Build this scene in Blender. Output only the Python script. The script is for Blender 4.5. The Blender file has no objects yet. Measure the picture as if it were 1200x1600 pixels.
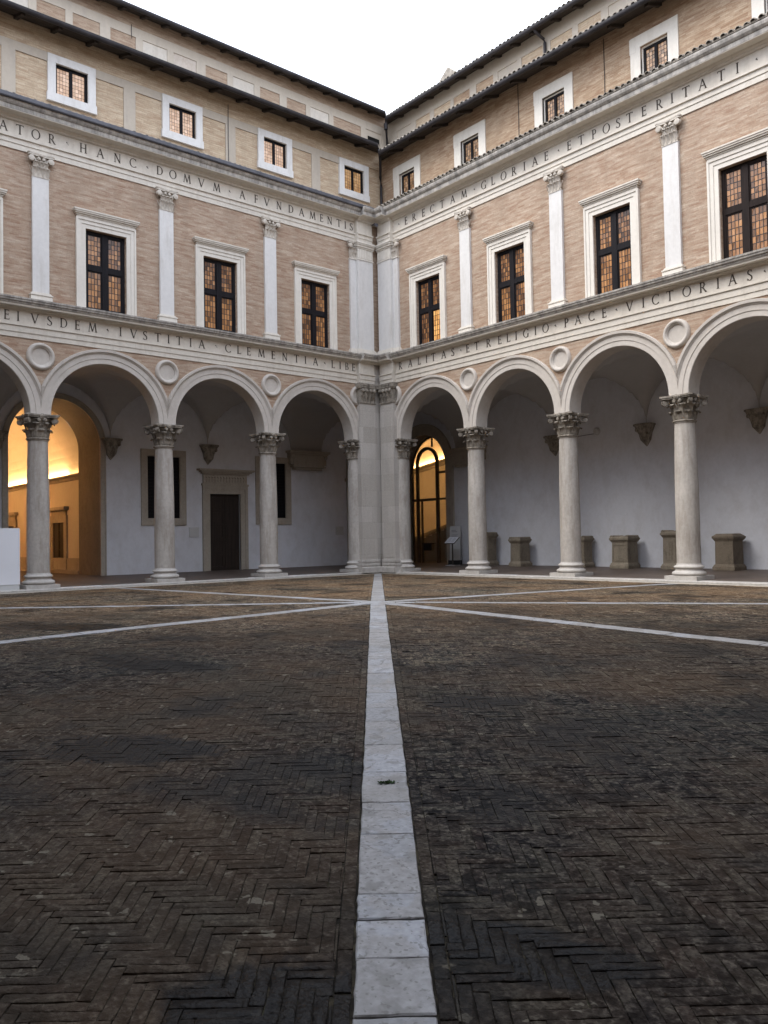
import bpy, bmesh, math, random
from math import sin, cos, pi, sqrt, radians
from mathutils import Matrix, Vector
random.seed(7)
scene = bpy.context.scene
COL = scene.collection

# ------------------------------------------------------------------ camera
cam_d = bpy.data.cameras.new('camera')
cam_d.sensor_fit = 'VERTICAL'; cam_d.sensor_height = 36.0; cam_d.sensor_width = 27.0
cam_d.lens = 36.0 * 1279.96 / 1600.0
cam_d.clip_start = 0.05; cam_d.clip_end = 3000
cam = bpy.data.objects.new('camera', cam_d); COL.objects.link(cam)
rx = Vector((0.645109, 0.763887, -0.017661)); uy = Vector((0.0354, -0.006791, 0.99935)); fw = Vector((-0.76327, 0.645315, 0.031422))
CAM = Vector((25.17559, -21.20466, 1.256271))
cam.matrix_world = Matrix(((rx.x, uy.x, -fw.x, CAM.x), (rx.y, uy.y, -fw.y, CAM.y), (rx.z, uy.z, -fw.z, CAM.z), (0, 0, 0, 1)))
scene.camera = cam

# ------------------------------------------------------------------ sky, sun, exposure
world = bpy.data.worlds.new('World'); scene.world = world; world.use_nodes = True
wn = world.node_tree; wn.nodes.clear()
SUN_EL, SUN_AZ = radians(52), radians(205)
sky = wn.nodes.new('ShaderNodeTexSky'); sky.sky_type = 'NISHITA'; sky.sun_disc = False
sky.sun_elevation = SUN_EL; sky.sun_rotation = SUN_AZ; sky.dust_density = 3.0; sky.air_density = 1.0
hs = wn.nodes.new('ShaderNodeHueSaturation'); hs.inputs['Saturation'].default_value = 0.30
# the cloud deck: an even pale layer in front of most of the blue
deck = wn.nodes.new('ShaderNodeMix'); deck.data_type = 'RGBA'; deck.inputs[0].default_value = 0.80
deck.inputs[7].default_value = (9.7, 10.6, 12.5, 1)
bg = wn.nodes.new('ShaderNodeBackground'); bg.inputs['Strength'].default_value = 0.115
wo = wn.nodes.new('ShaderNodeOutputWorld')
wn.links.new(sky.outputs[0], hs.inputs['Color']); wn.links.new(hs.outputs[0], deck.inputs[6])
wn.links.new(deck.outputs[2], bg.inputs['Color']); wn.links.new(bg.outputs[0], wo.inputs[0])
sun_d = bpy.data.lights.new('sun', 'SUN'); sun_d.energy = 1.1; sun_d.angle = radians(40); sun_d.color = (1, 0.92, 0.82)
sun = bpy.data.objects.new('sun', sun_d); COL.objects.link(sun)
# from behind the camera's left shoulder, so the right-hand wing is a little brighter
sdir = Vector((sin(SUN_AZ) * cos(SUN_EL), cos(SUN_AZ) * cos(SUN_EL), sin(SUN_EL)))
sun.rotation_euler = sdir.to_track_quat('Z', 'Y').to_euler(); sun.location = (12, -12, 40)
scene.view_settings.view_transform = 'Standard'; scene.view_settings.look = 'None'
scene.view_settings.exposure = 1.38; scene.view_settings.gamma = 1.0; scene.view_settings.use_curve_mapping = False
scene.render.engine = 'CYCLES'
scene.cycles.max_bounces = 8; scene.cycles.diffuse_bounces = 5; scene.cycles.glossy_bounces = 3
scene.cycles.use_denoising = True
scene.cycles.sample_clamp_indirect = 6.0

# ------------------------------------------------------------------ materials
class NT:
    def __init__(s, name):
        s.m = bpy.data.materials.new(name); s.m.use_nodes = True
        s.t = s.m.node_tree; s.n = s.t.nodes; s.l = s.t.links
        s.b = s.n['Principled BSDF']
    def new(s, typ, **k):
        o = s.n.new(typ)
        for a, v in k.items(): setattr(o, a, v)
        return o
    def link(s, a, b): s.l.new(a, b)
    def val(s, sock, v):
        if hasattr(v, 'links') or isinstance(v, bpy.types.NodeSocket): s.link(v, sock)
        else: sock.default_value = v
    def math(s, op, a, b=0.0, clamp=False):
        o = s.new('ShaderNodeMath', operation=op, use_clamp=clamp); s.val(o.inputs[0], a); s.val(o.inputs[1], b); return o.outputs[0]
    def pos(s): return s.new('ShaderNodeNewGeometry').outputs['Position']
    def noise(s, scale, detail=4, rough=0.55, vec=None, w=None):
        o = s.new('ShaderNodeTexNoise'); o.inputs['Scale'].default_value = scale; o.inputs['Detail'].default_value = detail
        o.inputs['Roughness'].default_value = rough
        s.link(vec if vec is not None else s.pos(), o.inputs['Vector']); return o.outputs['Fac']
    def mapv(s, scale=(1, 1, 1), loc=(0, 0, 0), vec=None):
        o = s.new('ShaderNodeMapping'); o.inputs['Scale'].default_value = scale; o.inputs['Location'].default_value = loc
        s.link(vec if vec is not None else s.pos(), o.inputs['Vector']); return o.outputs[0]
    def ramp(s, fac, stops, interp='LINEAR'):
        o = s.new('ShaderNodeValToRGB'); e = o.color_ramp.elements; o.color_ramp.interpolation = interp
        while len(e) < len(stops): e.new(0.5)
        for el, (p, c) in zip(e, stops):
            el.position = p; el.color = (c[0], c[1], c[2], 1) if not isinstance(c, (int, float)) else (c, c, c, 1)
        s.link(fac, o.inputs['Fac']); return o.outputs['Color']
    def mix(s, fac, a, b, blend='MIX'):
        o = s.new('ShaderNodeMix', data_type='RGBA', blend_type=blend)
        s.val(o.inputs[0], fac)
        for i, v in ((6, a), (7, b)):
            if isinstance(v, (tuple, list)): o.inputs[i].default_value = (v[0], v[1], v[2], 1)
            else: s.link(v, o.inputs[i])
        return o.outputs[2]
    def bump(s, h, strength=0.3, dist=0.02):
        o = s.new('ShaderNodeBump'); o.inputs['Strength'].default_value = strength; o.inputs['Distance'].default_value = dist
        s.link(h, o.inputs['Height']); s.link(o.outputs[0], s.b.inputs['Normal'])
    def out(s, color=None, rough=0.8, spec=0.3, metal=0.0):
        if color is not None:
            if isinstance(color, (tuple, list)): s.b.inputs['Base Color'].default_value = (color[0], color[1], color[2], 1)
            else: s.link(color, s.b.inputs['Base Color'])
        s.val(s.b.inputs['Roughness'], rough); s.b.inputs['Specular IOR Level'].default_value = spec; s.b.inputs['Metallic'].default_value = metal
        return s.m

def stone(name, base, var=0.12, stain=None, stain_amt=0.5, streak=False, sc=1.0, rough=0.8, bump=0.25, stain_lo=0.5, stain_hi=0.72):
    m = NT(name)
    a = m.noise(0.9 * sc, 5, 0.6); b = m.noise(9 * sc, 5, 0.65); f = m.noise(70 * sc, 3, 0.6)
    lo = tuple(c * (1 - var) for c in base); hi = tuple(min(1, c * (1 + var)) for c in base)
    c1 = m.mix(m.math('MULTIPLY_ADD', a, 1.0), lo, hi) if False else m.ramp(a, [(0.3, lo), (0.7, hi)])
    c1 = m.mix(0.5, c1, m.ramp(b, [(0.3, tuple(c * (1 - var) for c in lo)), (0.7, hi)]))
    if stain:
        vec = m.mapv((2.6, 2.6, 0.5) if streak else (1.4, 1.4, 0.9), (3.1, 1.7, 0.3))
        s_ = m.noise(1.6 * sc, 6, 0.7, vec)
        c1 = m.mix(m.math('MULTIPLY', m.ramp(s_, [(stain_lo, 0.0), (stain_hi, 1.0)]), stain_amt), c1, stain)
    h = m.math('ADD', m.math('MULTIPLY', b, 0.6), m.math('MULTIPLY', f, 0.4))
    m.bump(h, bump, 0.02)
    return m.out(c1, rough, 0.25)

def uv_wall(m):
    """horizontal metre and vertical metre along either wing's wall"""
    sp = m.new('ShaderNodeSeparateXYZ'); m.link(m.pos(), sp.inputs[0])
    return m.math('SUBTRACT', sp.outputs[0], sp.outputs[1]), sp.outputs[2]

def brick_mat(name, stops, mortar, L=0.27, H=0.058, big=None, bump=0.5, morw=0.10, wob=0.012, streak=1.0):
    m = NT(name); u, v = uv_wall(m)
    wv = m.noise(2.3, 3, 0.5)
    v = m.math('ADD', v, m.math('MULTIPLY', m.math('SUBTRACT', wv, 0.5), wob * 2))
    row = m.math('FLOOR', m.math('DIVIDE', v, H))
    rn = m.new('ShaderNodeTexWhiteNoise', noise_dimensions='1D'); m.link(row, rn.inputs['W'])
    uu = m.math('ADD', m.math('DIVIDE', u, L), m.math('MULTIPLY', rn.outputs['Value'], 3.0))
    colm = m.math('FLOOR', uu)
    cv = m.new('ShaderNodeCombineXYZ'); m.link(colm, cv.inputs[0]); m.link(row, cv.inputs[1])
    wn_ = m.new('ShaderNodeTexWhiteNoise', noise_dimensions='2D'); m.link(cv.outputs[0], wn_.inputs['Vector'])
    idv = m.math('ADD', m.math('MULTIPLY', wn_.outputs['Value'], 0.72), m.math('MULTIPLY', m.noise(1.1, 4, 0.6), 0.28))
    col = m.ramp(idv, stops)
    fu = m.math('FRACT', uu); fv = m.math('FRACT', m.math('DIVIDE', v, H))
    du = m.math('MINIMUM', fu, m.math('SUBTRACT', 1.0, fu)); dv = m.math('MINIMUM', fv, m.math('SUBTRACT', 1.0, fv))
    mk = m.math('MINIMUM', m.math('DIVIDE', du, morw * H / L), m.math('DIVIDE', dv, morw))
    g = m.noise(30, 4, 0.6)
    mk = m.math('MINIMUM', m.math('ADD', mk, m.math('MULTIPLY', m.math('SUBTRACT', g, 0.5), 0.8)), 1.0, True)
    col = m.mix(mk, mortar, col)
    col = m.mix(m.math('MULTIPLY', m.ramp(m.noise(0.55, 6, 0.65), [(0.42, 0.0), (0.72, 1.0)]), 0.5), col, big or mortar)
    col = m.mix(0.35, col, m.ramp(g, [(0.3, tuple(c * .55 for c in stops[1][1])), (0.75, tuple(min(1, c * 1.35) for c in stops[1][1]))]))
    wv2 = m.new('ShaderNodeCombineXYZ'); m.link(m.math('MULTIPLY', u, 1.5), wv2.inputs[0]); m.link(m.math('MULTIPLY', v, 11.0), wv2.inputs[1])
    s1 = m.noise(1.0, 5, .7, wv2.outputs[0])
    d1 = stops[1][1]; col = m.mix(m.math('MULTIPLY', m.ramp(s1, [(.51, 0.0), (.62, 1.0)]), .62 * streak), col, tuple(c * q for c, q in zip(d1, (.74, .62, .58))))
    col = m.mix(m.math('MULTIPLY', m.ramp(s1, [(.34, 1.0), (.46, 0.0)]), .4 * streak), col, tuple(min(1, c * 1.12) for c in stops[-1][1]))
    vs = m.new('ShaderNodeCombineXYZ'); m.link(m.math('MULTIPLY', u, 1.6), vs.inputs[0]); m.link(m.math('MULTIPLY', v, .35), vs.inputs[1])
    col = m.mix(m.math('MULTIPLY', m.ramp(m.noise(1.0, 6, .7, vs.outputs[0]), [(.5, 0.0), (.7, 1.0)]), .4), col, tuple(c * .62 for c in stops[2][1]))
    h = m.math('ADD', m.math('MULTIPLY', mk, 0.7), m.math('ADD', m.math('MULTIPLY', g, 0.3), m.math('MULTIPLY', wn_.outputs['Value'], 0.25)))
    m.bump(h, bump, 0.015)
    return m.out(col, 0.9, 0.15)

MAT = {}
MAT['marble'] = stone('white_stone', (.64, .625, .60), .06, (.46, .43, .38), .5, True, bump=.12)
MAT['marble_warm'] = stone('cream_stone', (.67, .63, .56), .06, (.47, .42, .35), .4, True, bump=.15)
MAT['trav'] = stone('travertine', (.62, .575, .50), .09, (.42, .37, .31), .5, True, bump=.2)
MAT['arch'] = stone('arch_stone', (.52, .48, .43), .09, (.38, .34, .29), .45, False, bump=.2)
MAT['weath'] = stone('weathered_stone', (.46, .43, .385), .2, (.11, .103, .098), .62, True, sc=1.3, bump=.4, stain_lo=.40, stain_hi=.62)
MAT['column'] = stone('column_stone', (.45, .42, .38), .15, (.24, .205, .17), .75, True, sc=1.2, bump=.3, stain_lo=.43, stain_hi=.7)
MAT['pier'] = stone('pier_stone', (.53, .49, .44), .18, (.25, .22, .19), .7, False, sc=1.3, bump=.25, stain_lo=.45)
MAT['pier'] = brick_mat('pier_stone', [(0.05, (.36, .33, .29)), (0.35, (.46, .43, .39)), (0.65, (.54, .51, .47)), (0.95, (.61, .585, .55))], (.30, .27, .235), L=.9, H=.62, big=(.40, .36, .31), morw=.012, bump=.25, wob=.0, streak=0)
MAT['capital'] = stone('capital_stone', (.34, .305, .255), .22, (.095, .082, .066), .85, False, sc=2.5, bump=.5, stain_lo=.42, stain_hi=.62)
MAT['capital_light'] = stone('pale_capital_stone', (.55, .50, .43), .15, (.3, .26, .21), .6, False, sc=2.5, bump=.4)
MAT['brown_stone'] = stone('sandstone', (.40, .36, .30), .13, (.25, .22, .18), .6, False, sc=1.5, bump=.4)
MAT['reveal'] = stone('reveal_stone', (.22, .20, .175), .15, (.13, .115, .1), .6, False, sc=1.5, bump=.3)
MAT['base'] = stone('base_stone', (.50, .475, .44), .12, (.30, .27, .24), .6, False, sc=2, bump=.25, stain_lo=.45)
MAT['altar'] = stone('altar_stone', (.25, .215, .165), .22, (.10, .085, .06), .7, False, sc=2.5, bump=.6)
MAT['altar_dark'] = stone('dark_altar_stone', (.17, .14, .105), .25, (.07, .058, .044), .7, False, sc=2.5, bump=.6)
MAT['render_pale'] = stone('pale_render', (.52, .475, .41), .1, (.36, .31, .25), .5, True, bump=.15)
MAT['render_grey'] = stone('mottled_render', (.47, .41, .35), .12, (.33, .26, .2), .6, False, bump=.15)
MAT['plaster'] = stone('gallery_plaster', (.665, .68, .72), .05, (.46, .45, .445), .4, False, bump=.10, rough=.9, stain_lo=.46)
MAT['vault'] = stone('vault_plaster', (.46, .445, .425), .05, (.4, .38, .35), .4, False, bump=.08, rough=.9)
MAT['grey_plaster'] = stone('grey_plaster', (.44, .385, .315), .06, (.33, .30, .26), .4, True, bump=.12, rough=.9)
MAT['room_plaster'] = stone('room_plaster', (.64, .585, .50), .04, (.5, .43, .33), .3, False, bump=.06, rough=.9)
MAT['brick'] = brick_mat('facade_brick', [(0.04, (.27, .155, .10)), (0.20, (.355, .25, .178)), (0.55, (.43, .328, .243)), (0.8, (.485, .39, .30)), (0.97, (.57, .48, .385))], (.41, .332, .257), big=(.42, .34, .265))
MAT['brick_yellow'] = brick_mat('attic_brick', [(0.05, (.38, .28, .19)), (0.3, (.46, .355, .245)), (0.6, (.53, .42, .295)), (0.95, (.60, .50, .37))], (.34, .275, .205), L=.30, H=.075, big=(.49, .39, .28), morw=.14)
MAT['brick_ochre'] = brick_mat('ochre_brick', [(0.05, (.24, .145, .09)), (0.3, (.36, .25, .165)), (0.6, (.44, .325, .22)), (0.95, (.56, .45, .33))], (.40, .31, .22), big=(.50, .40, .29), bump=.7)
MAT['brick_dark'] = brick_mat('dark_brick', [(0.05, (.25, .175, .12)), (0.3, (.33, .24, .17)), (0.6, (.39, .295, .215)), (0.95, (.46, .37, .28))], (.32, .26, .2), big=(.36, .28, .21))

m = NT('window_timber'); MAT['sash'] = m.out(m.ramp(m.noise(14, 4, .6, m.mapv((1, 1, .1))), [(.3, (.007, .0065, .008)), (.7, (.014, .012, .014))]), .6, .12)
m = NT('brown_timber'); MAT['sash_brown'] = m.out(m.ramp(m.noise(14, 4, .6, m.mapv((1, 1, .1))), [(.3, (.011, .007, .006)), (.7, (.022, .014, .012))]), .6, .12)
m = NT('door_timber'); MAT['door'] = m.out(m.ramp(m.noise(10, 4, .6, m.mapv((1, 1, .08))), [(.3, (.018, .013, .011)), (.7, (.040, .028, .022))]), .5, .3)
m = NT('rafter_timber'); MAT['rafter'] = m.out(m.ramp(m.noise(6, 4, .6), [(.3, (.022, .017, .014)), (.7, (.048, .037, .029))]), .85, .2)
m = NT('shadowed_recess'); MAT['dark'] = m.out((.012, .011, .010), .9, .1)
m = NT('sheet_metal'); MAT['gutter'] = m.out(m.ramp(m.noise(3, 5, .6), [(.3, (.014, .012, .013)), (.7, (.034, .030, .032))]), .55, .25)
m = NT('lead_flashing'); MAT['lead'] = m.out(m.ramp(m.noise(3, 5, .6), [(.3, (.05, .05, .058)), (.7, (.10, .10, .115))]), .55, .4)
m = NT('steel_frame'); MAT['steel'] = m.out(m.ramp(m.noise(4, 3, .6), [(.3, (.05, .042, .032)), (.7, (.075, .062, .047))]), .45, .4)
m = NT('roof_tile'); MAT['tile'] = m.out(m.ramp(m.noise(5, 6, .7), [(.3, (.14, .125, .11)), (.52, (.27, .24, .20)), (.72, (.42, .38, .32))]), .9, .2); 
m = NT('incised_letter'); MAT['letter'] = m.out(m.ramp(m.noise(8, 3, .6), [(.3, (.045, .037, .03)), (.7, (.10, .083, .068))]), .9, .1)
m = NT('white_panel'); MAT['white'] = m.out(m.ramp(m.noise(1.2, 3, .5), [(.3, (.74, .76, .80)), (.7, (.78, .80, .84))]), .45, .4)
m = NT('grey_panel'); MAT['greypanel'] = m.out(m.ramp(m.noise(2, 3, .5), [(.3, (.50, .51, .51)), (.7, (.56, .56, .55))]), .6, .3)
m = NT('black_plastic'); MAT['black'] = m.out((.012, .012, .013), .5, .4)
m = NT('print_grey'); MAT['print'] = m.out((.28, .28, .30), .6, .3)
m = NT('clear_glass')
tr = m.new('ShaderNodeBsdfTransparent'); tr.inputs[0].default_value = (.93, .95, .94, 1)
gl = m.new('ShaderNodeBsdfGlossy'); gl.inputs['Roughness'].default_value = .03
lw = m.new('ShaderNodeLayerWeight'); lw.inputs[0].default_value = .25
mx = m.new('ShaderNodeMixShader'); m.link(m.math('MULTIPLY', lw.outputs['Fresnel'], .6), mx.inputs[0]); m.link(tr.outputs[0], mx.inputs[1]); m.link(gl.outputs[0], mx.inputs[2])
m.link(mx.outputs[0], m.n['Material Output'].inputs[0]); MAT['glass'] = m.m

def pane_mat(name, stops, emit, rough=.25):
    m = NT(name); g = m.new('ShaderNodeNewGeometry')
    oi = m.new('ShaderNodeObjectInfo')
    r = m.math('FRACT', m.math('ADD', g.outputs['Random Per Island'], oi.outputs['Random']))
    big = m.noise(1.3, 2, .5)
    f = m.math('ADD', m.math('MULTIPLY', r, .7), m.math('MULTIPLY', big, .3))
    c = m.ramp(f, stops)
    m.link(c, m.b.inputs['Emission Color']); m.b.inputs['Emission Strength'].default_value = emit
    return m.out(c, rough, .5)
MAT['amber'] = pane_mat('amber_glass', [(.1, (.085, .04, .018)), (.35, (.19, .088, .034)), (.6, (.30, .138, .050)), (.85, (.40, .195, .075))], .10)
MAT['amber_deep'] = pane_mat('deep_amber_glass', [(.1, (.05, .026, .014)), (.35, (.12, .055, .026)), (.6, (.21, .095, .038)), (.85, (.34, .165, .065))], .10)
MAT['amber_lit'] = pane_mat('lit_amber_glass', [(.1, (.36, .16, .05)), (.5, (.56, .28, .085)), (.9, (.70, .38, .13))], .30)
MAT['peach'] = pane_mat('peach_glow_glass', [(.1, (.40, .24, .14)), (.5, (.55, .35, .22)), (.9, (.66, .46, .32))], .14)  # attic glass: reflected sky brightness put into the colour, plus slight emission
MAT['peach_warm'] = pane_mat('warm_peach_glow_glass', [(.1, (.34, .18, .075)), (.5, (.47, .27, .12)), (.9, (.58, .36, .18))], .12)  # warmer version, sky brightness likewise painted in with a faint glow
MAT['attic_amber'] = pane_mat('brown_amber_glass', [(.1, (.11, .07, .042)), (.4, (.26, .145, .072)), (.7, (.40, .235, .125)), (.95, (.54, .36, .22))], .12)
m = NT('cove_light'); m.out((1, .7, .35), .5); m.b.inputs['Emission Color'].default_value = (1.0, .60, .24, 1); m.b.inputs['Emission Strength'].default_value = 7; MAT['cove'] = m.m

# paving brick: colour per piece, worn and partly damp
def paving():
    m = NT('paving_brick'); oi = m.new('ShaderNodeObjectInfo')
    at = m.new('ShaderNodeAttribute', attribute_name='tint', attribute_type='GEOMETRY')
    r = m.math('FRACT', m.math('ADD', at.outputs['Fac'], oi.outputs['Random']))
    col = m.ramp(r, [(0.0, (.012, .011, .0115)), (.20, (.020, .0165, .0145)), (.42, (.030, .0225, .0175)), (.6, (.040, .028, .020)), (.72, (.038, .021, .016)), (.85, (.052, .039, .026)), (.94, (.078, .062, .041)), (1.0, (.12, .10, .068))])
    n1 = m.noise(0.35, 5, .6); n2 = m.noise(30, 3, .55); n3 = m.noise(2.4, 5, .65); n4 = m.noise(10, 3, .5); n5 = m.noise(62, 2, .5)
    col = m.mix(.66, col, m.ramp(n2, [(.36, (.004, .0036, .0034)), (.47, (.019, .015, .012)), (.56, (.050, .039, .029)), (.66, (.12, .096, .068))]))
    col = m.mix(m.math('MULTIPLY', m.ramp(n4, [(.36, 1.0), (.47, 0.0)]), .8), col, (.006, .0052, .0048))
    col = m.mix(m.math('MULTIPLY', m.ramp(n4, [(.54, 0.0), (.64, 1.0)]), .6), col, (.060, .048, .034))
    col = m.mix(m.math('MULTIPLY', m.ramp(n5, [(.52, 0.0), (.60, 1.0)]), .6), col, (.005, .0045, .004))
    # warm, drier ground in some parts, mossy grey-green in others
    col = m.mix(m.math('MULTIPLY', m.ramp(n1, [(.40, 0.0), (.60, 1.0)]), .42), col, (.072, .044, .024))
    col = m.mix(m.math('MULTIPLY', m.ramp(m.noise(.6, 5, .6, m.mapv((1, 1, 1), (7, 3, 0))), [(.5, 0.0), (.68, 1.0)]), .35), col, (.020, .022, .018))
    # scaled-off faces and lime smears
    col = m.mix(m.math('MULTIPLY', m.ramp(m.noise(9, 3, .55, m.mapv((1, 1, 1), (1.7, 9, 0))), [(.67, 0.0), (.69, 1.0)]), .75), col, (.13, .105, .072))
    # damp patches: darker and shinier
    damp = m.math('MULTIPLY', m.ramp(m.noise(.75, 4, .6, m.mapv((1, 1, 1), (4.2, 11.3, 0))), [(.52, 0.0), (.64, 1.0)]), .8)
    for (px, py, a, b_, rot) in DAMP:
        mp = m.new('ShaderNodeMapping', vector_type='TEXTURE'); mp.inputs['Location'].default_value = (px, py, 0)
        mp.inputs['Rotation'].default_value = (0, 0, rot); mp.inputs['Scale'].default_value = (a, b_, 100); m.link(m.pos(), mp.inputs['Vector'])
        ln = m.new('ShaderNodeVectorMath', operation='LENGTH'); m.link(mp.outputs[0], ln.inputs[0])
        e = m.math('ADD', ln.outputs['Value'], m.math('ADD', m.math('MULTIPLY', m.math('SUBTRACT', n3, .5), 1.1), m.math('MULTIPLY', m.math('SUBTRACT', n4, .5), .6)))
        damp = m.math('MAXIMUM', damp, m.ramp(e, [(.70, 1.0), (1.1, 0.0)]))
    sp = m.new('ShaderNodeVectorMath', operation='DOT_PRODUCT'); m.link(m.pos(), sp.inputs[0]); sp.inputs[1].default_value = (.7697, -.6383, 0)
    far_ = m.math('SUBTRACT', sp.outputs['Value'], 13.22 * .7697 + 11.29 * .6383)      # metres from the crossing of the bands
    dry_sheen = m.ramp(m.math('ADD', m.math('MULTIPLY', far_, .055), m.math('ADD', m.math('MULTIPLY', n1, 1.1), m.math('MULTIPLY', n3, .35))), [(.70, 1.0), (1.35, 0.0)])  # far paving painted paler: drier brick, and its grazing sheen put into the colour
    col = m.mix(dry_sheen, col, m.mix(1.0, col, (2.75, 2.5, 2.15), 'MULTIPLY'))
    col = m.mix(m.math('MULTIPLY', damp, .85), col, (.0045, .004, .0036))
    m.bump(m.math('ADD', m.math('MULTIPLY', n2, .8), m.math('ADD', m.math('MULTIPLY', n5, .35), m.math('MULTIPLY', n4, .8))), 1.0, .012)
    rough = m.math('SUBTRACT', .78, m.math('MULTIPLY', damp, .36))
    mo = m.out(m.mix(1.0, col, (1.20, 1.33, 1.52), 'MULTIPLY'), rough, .03)
    m.link(m.math('ADD', m.math('MULTIPLY', damp, .035), .03), m.b.inputs['Specular IOR Level'])
    return mo
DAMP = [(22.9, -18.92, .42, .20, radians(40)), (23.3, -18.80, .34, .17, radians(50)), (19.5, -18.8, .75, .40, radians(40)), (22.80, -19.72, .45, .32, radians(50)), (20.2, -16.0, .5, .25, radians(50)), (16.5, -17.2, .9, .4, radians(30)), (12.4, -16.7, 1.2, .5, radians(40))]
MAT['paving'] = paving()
m = NT('joint_soil'); MAT['soil'] = m.out(m.ramp(m.noise(12, 5, .65), [(.3, (.006, .0055, .0045)), (.5, (.016, .0135, .010)), (.62, (.055, .046, .030)), (.75, (.020, .026, .012))]), .95, .1)

def slab_mat():
    m = NT('marble_slab'); oi = m.new('ShaderNodeObjectInfo')
    base = m.ramp(oi.outputs['Random'], [(0, (.16, .163, .17)), (.35, (.225, .236, .258)), (.7, (.28, .292, .32)), (1, (.325, .34, .375))])
    off = m.new('ShaderNodeVectorMath', operation='ADD'); m.link(m.pos(), off.inputs[0])
    cx = m.new('ShaderNodeCombineXYZ'); m.link(m.math('MULTIPLY', oi.outputs['Random'], 37.0), cx.inputs[0]); m.link(cx.outputs[0], off.inputs[1])
    n = m.noise(1.9, 5, .55, off.outputs[0])
    beige = m.ramp(n, [(.48, 0.0), (.515, 1.0)])
    c = m.mix(m.math('MULTIPLY', beige, .65), base, (.20, .182, .163))
    f = m.noise(28, 3, .55); c = m.mix(.4, c, m.ramp(f, [(.3, (.16, .155, .15)), (.7, (.44, .44, .44))]))
    # cracks
    ds = m.noise(3, 4, .6); wv = m.new('ShaderNodeVectorMath', operation='MULTIPLY_ADD')
    dv = m.new('ShaderNodeCombineXYZ'); m.link(ds, dv.inputs[0]); m.link(m.noise(3.7, 4, .6), dv.inputs[1])
    m.link(dv.outputs[0], wv.inputs[0]); wv.inputs[1].default_value = (.5, .5, 0); m.link(m.pos(), wv.inputs[2])
    vo = m.new('ShaderNodeTexVoronoi', feature='DISTANCE_TO_EDGE'); vo.inputs['Scale'].default_value = 1.7; m.link(wv.outputs[0], vo.inputs['Vector'])
    ck = m.ramp(vo.outputs['Distance'], [(.004, 1.0), (.014, 0.0)])
    ck = m.math('MULTIPLY', ck, m.ramp(m.noise(1.1, 3, .5, m.mapv((1, 1, 1), (5, 2, 0))), [(.44, 0.0), (.52, 1.0)]))
    c = m.mix(m.math('MULTIPLY', ck, .8), c, (.12, .115, .11))
    sp = m.ramp(m.noise(5, 4, .6, off.outputs[0]), [(.56, 0.0), (.62, 1.0)])
    c = m.mix(m.math('MULTIPLY', sp, .55), c, (.12, .115, .105))
    c = m.mix(m.math('MULTIPLY', m.ramp(m.noise(38, 2, .5), [(.60, 0.0), (.66, 1.0)]), .6), c, (.085, .08, .07))
    c = m.mix(m.math('MULTIPLY', m.ramp(m.noise(1.3, 5, .65, m.mapv((1, 1, 1), (8, 4, 0))), [(.48, 0.0), (.66, 1.0)]), .35), c, (.17, .155, .13))
    m.bump(m.math('SUBTRACT', m.math('MULTIPLY', f, .5), ck), .25, .008)
    return m.out(c, m.math('ADD', .42, m.math('MULTIPLY', f, .25)), .4)
MAT['slab'] = slab_mat()
m = NT('gallery_paving')
m.bump(m.noise(20, 5, .6), .3, .01); u_ = m.new('ShaderNodeTexBrick'); u_.inputs['Scale'].default_value = 1.0
u_.inputs['Color1'].default_value = (.080, .062, .052, 1); u_.inputs['Color2'].default_value = (.11, .084, .069, 1); u_.inputs['Mortar'].default_value = (.04, .033, .028, 1)
u_.inputs['Mortar Size'].default_value = .008; u_.inputs['Brick Width'].default_value = .3; u_.inputs['Row Height'].default_value = .3
m.link(m.pos(), u_.inputs['Vector']); MAT['gallery'] = m.out(m.mix(.4, u_.outputs[0], m.ramp(m.noise(1.5, 5, .6), [(.3, (.06, .048, .04)), (.7, (.125, .097, .08))])), .55, .35)
m = NT('kerb_stone'); f_ = m.noise(14, 5, .65)
m.bump(f_, .3, .01); MAT['kerb'] = m.out(m.mix(.5, m.ramp(m.noise(1.3, 4, .6), [(.3, (.36, .34, .31)), (.7, (.52, .50, .47))]), m.ramp(f_, [(.3, (.24, .225, .2)), (.7, (.5, .48, .45))])), .7, .3)
m = NT('weed_leaf'); MAT['weed'] = m.out(m.ramp(m.noise(30, 2, .5), [(.3, (.014, .032, .008)), (.7, (.04, .08, .02))]), .7, .2)

# ------------------------------------------------------------------ mesh helpers
L4 = Matrix(((0, 1, 0, 0), (-1, 0, 0, 0), (0, 0, 1, 0), (0, 0, 0, 1)))   # wing frame (t along, d out, z up) -> world
R4 = Matrix(((1, 0, 0, 0), (0, -1, 0, 0), (0, 0, 1, 0), (0, 0, 0, 1)))
I4 = Matrix.Identity(4)
WM = {}                                                               # world matrix of every object made

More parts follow.
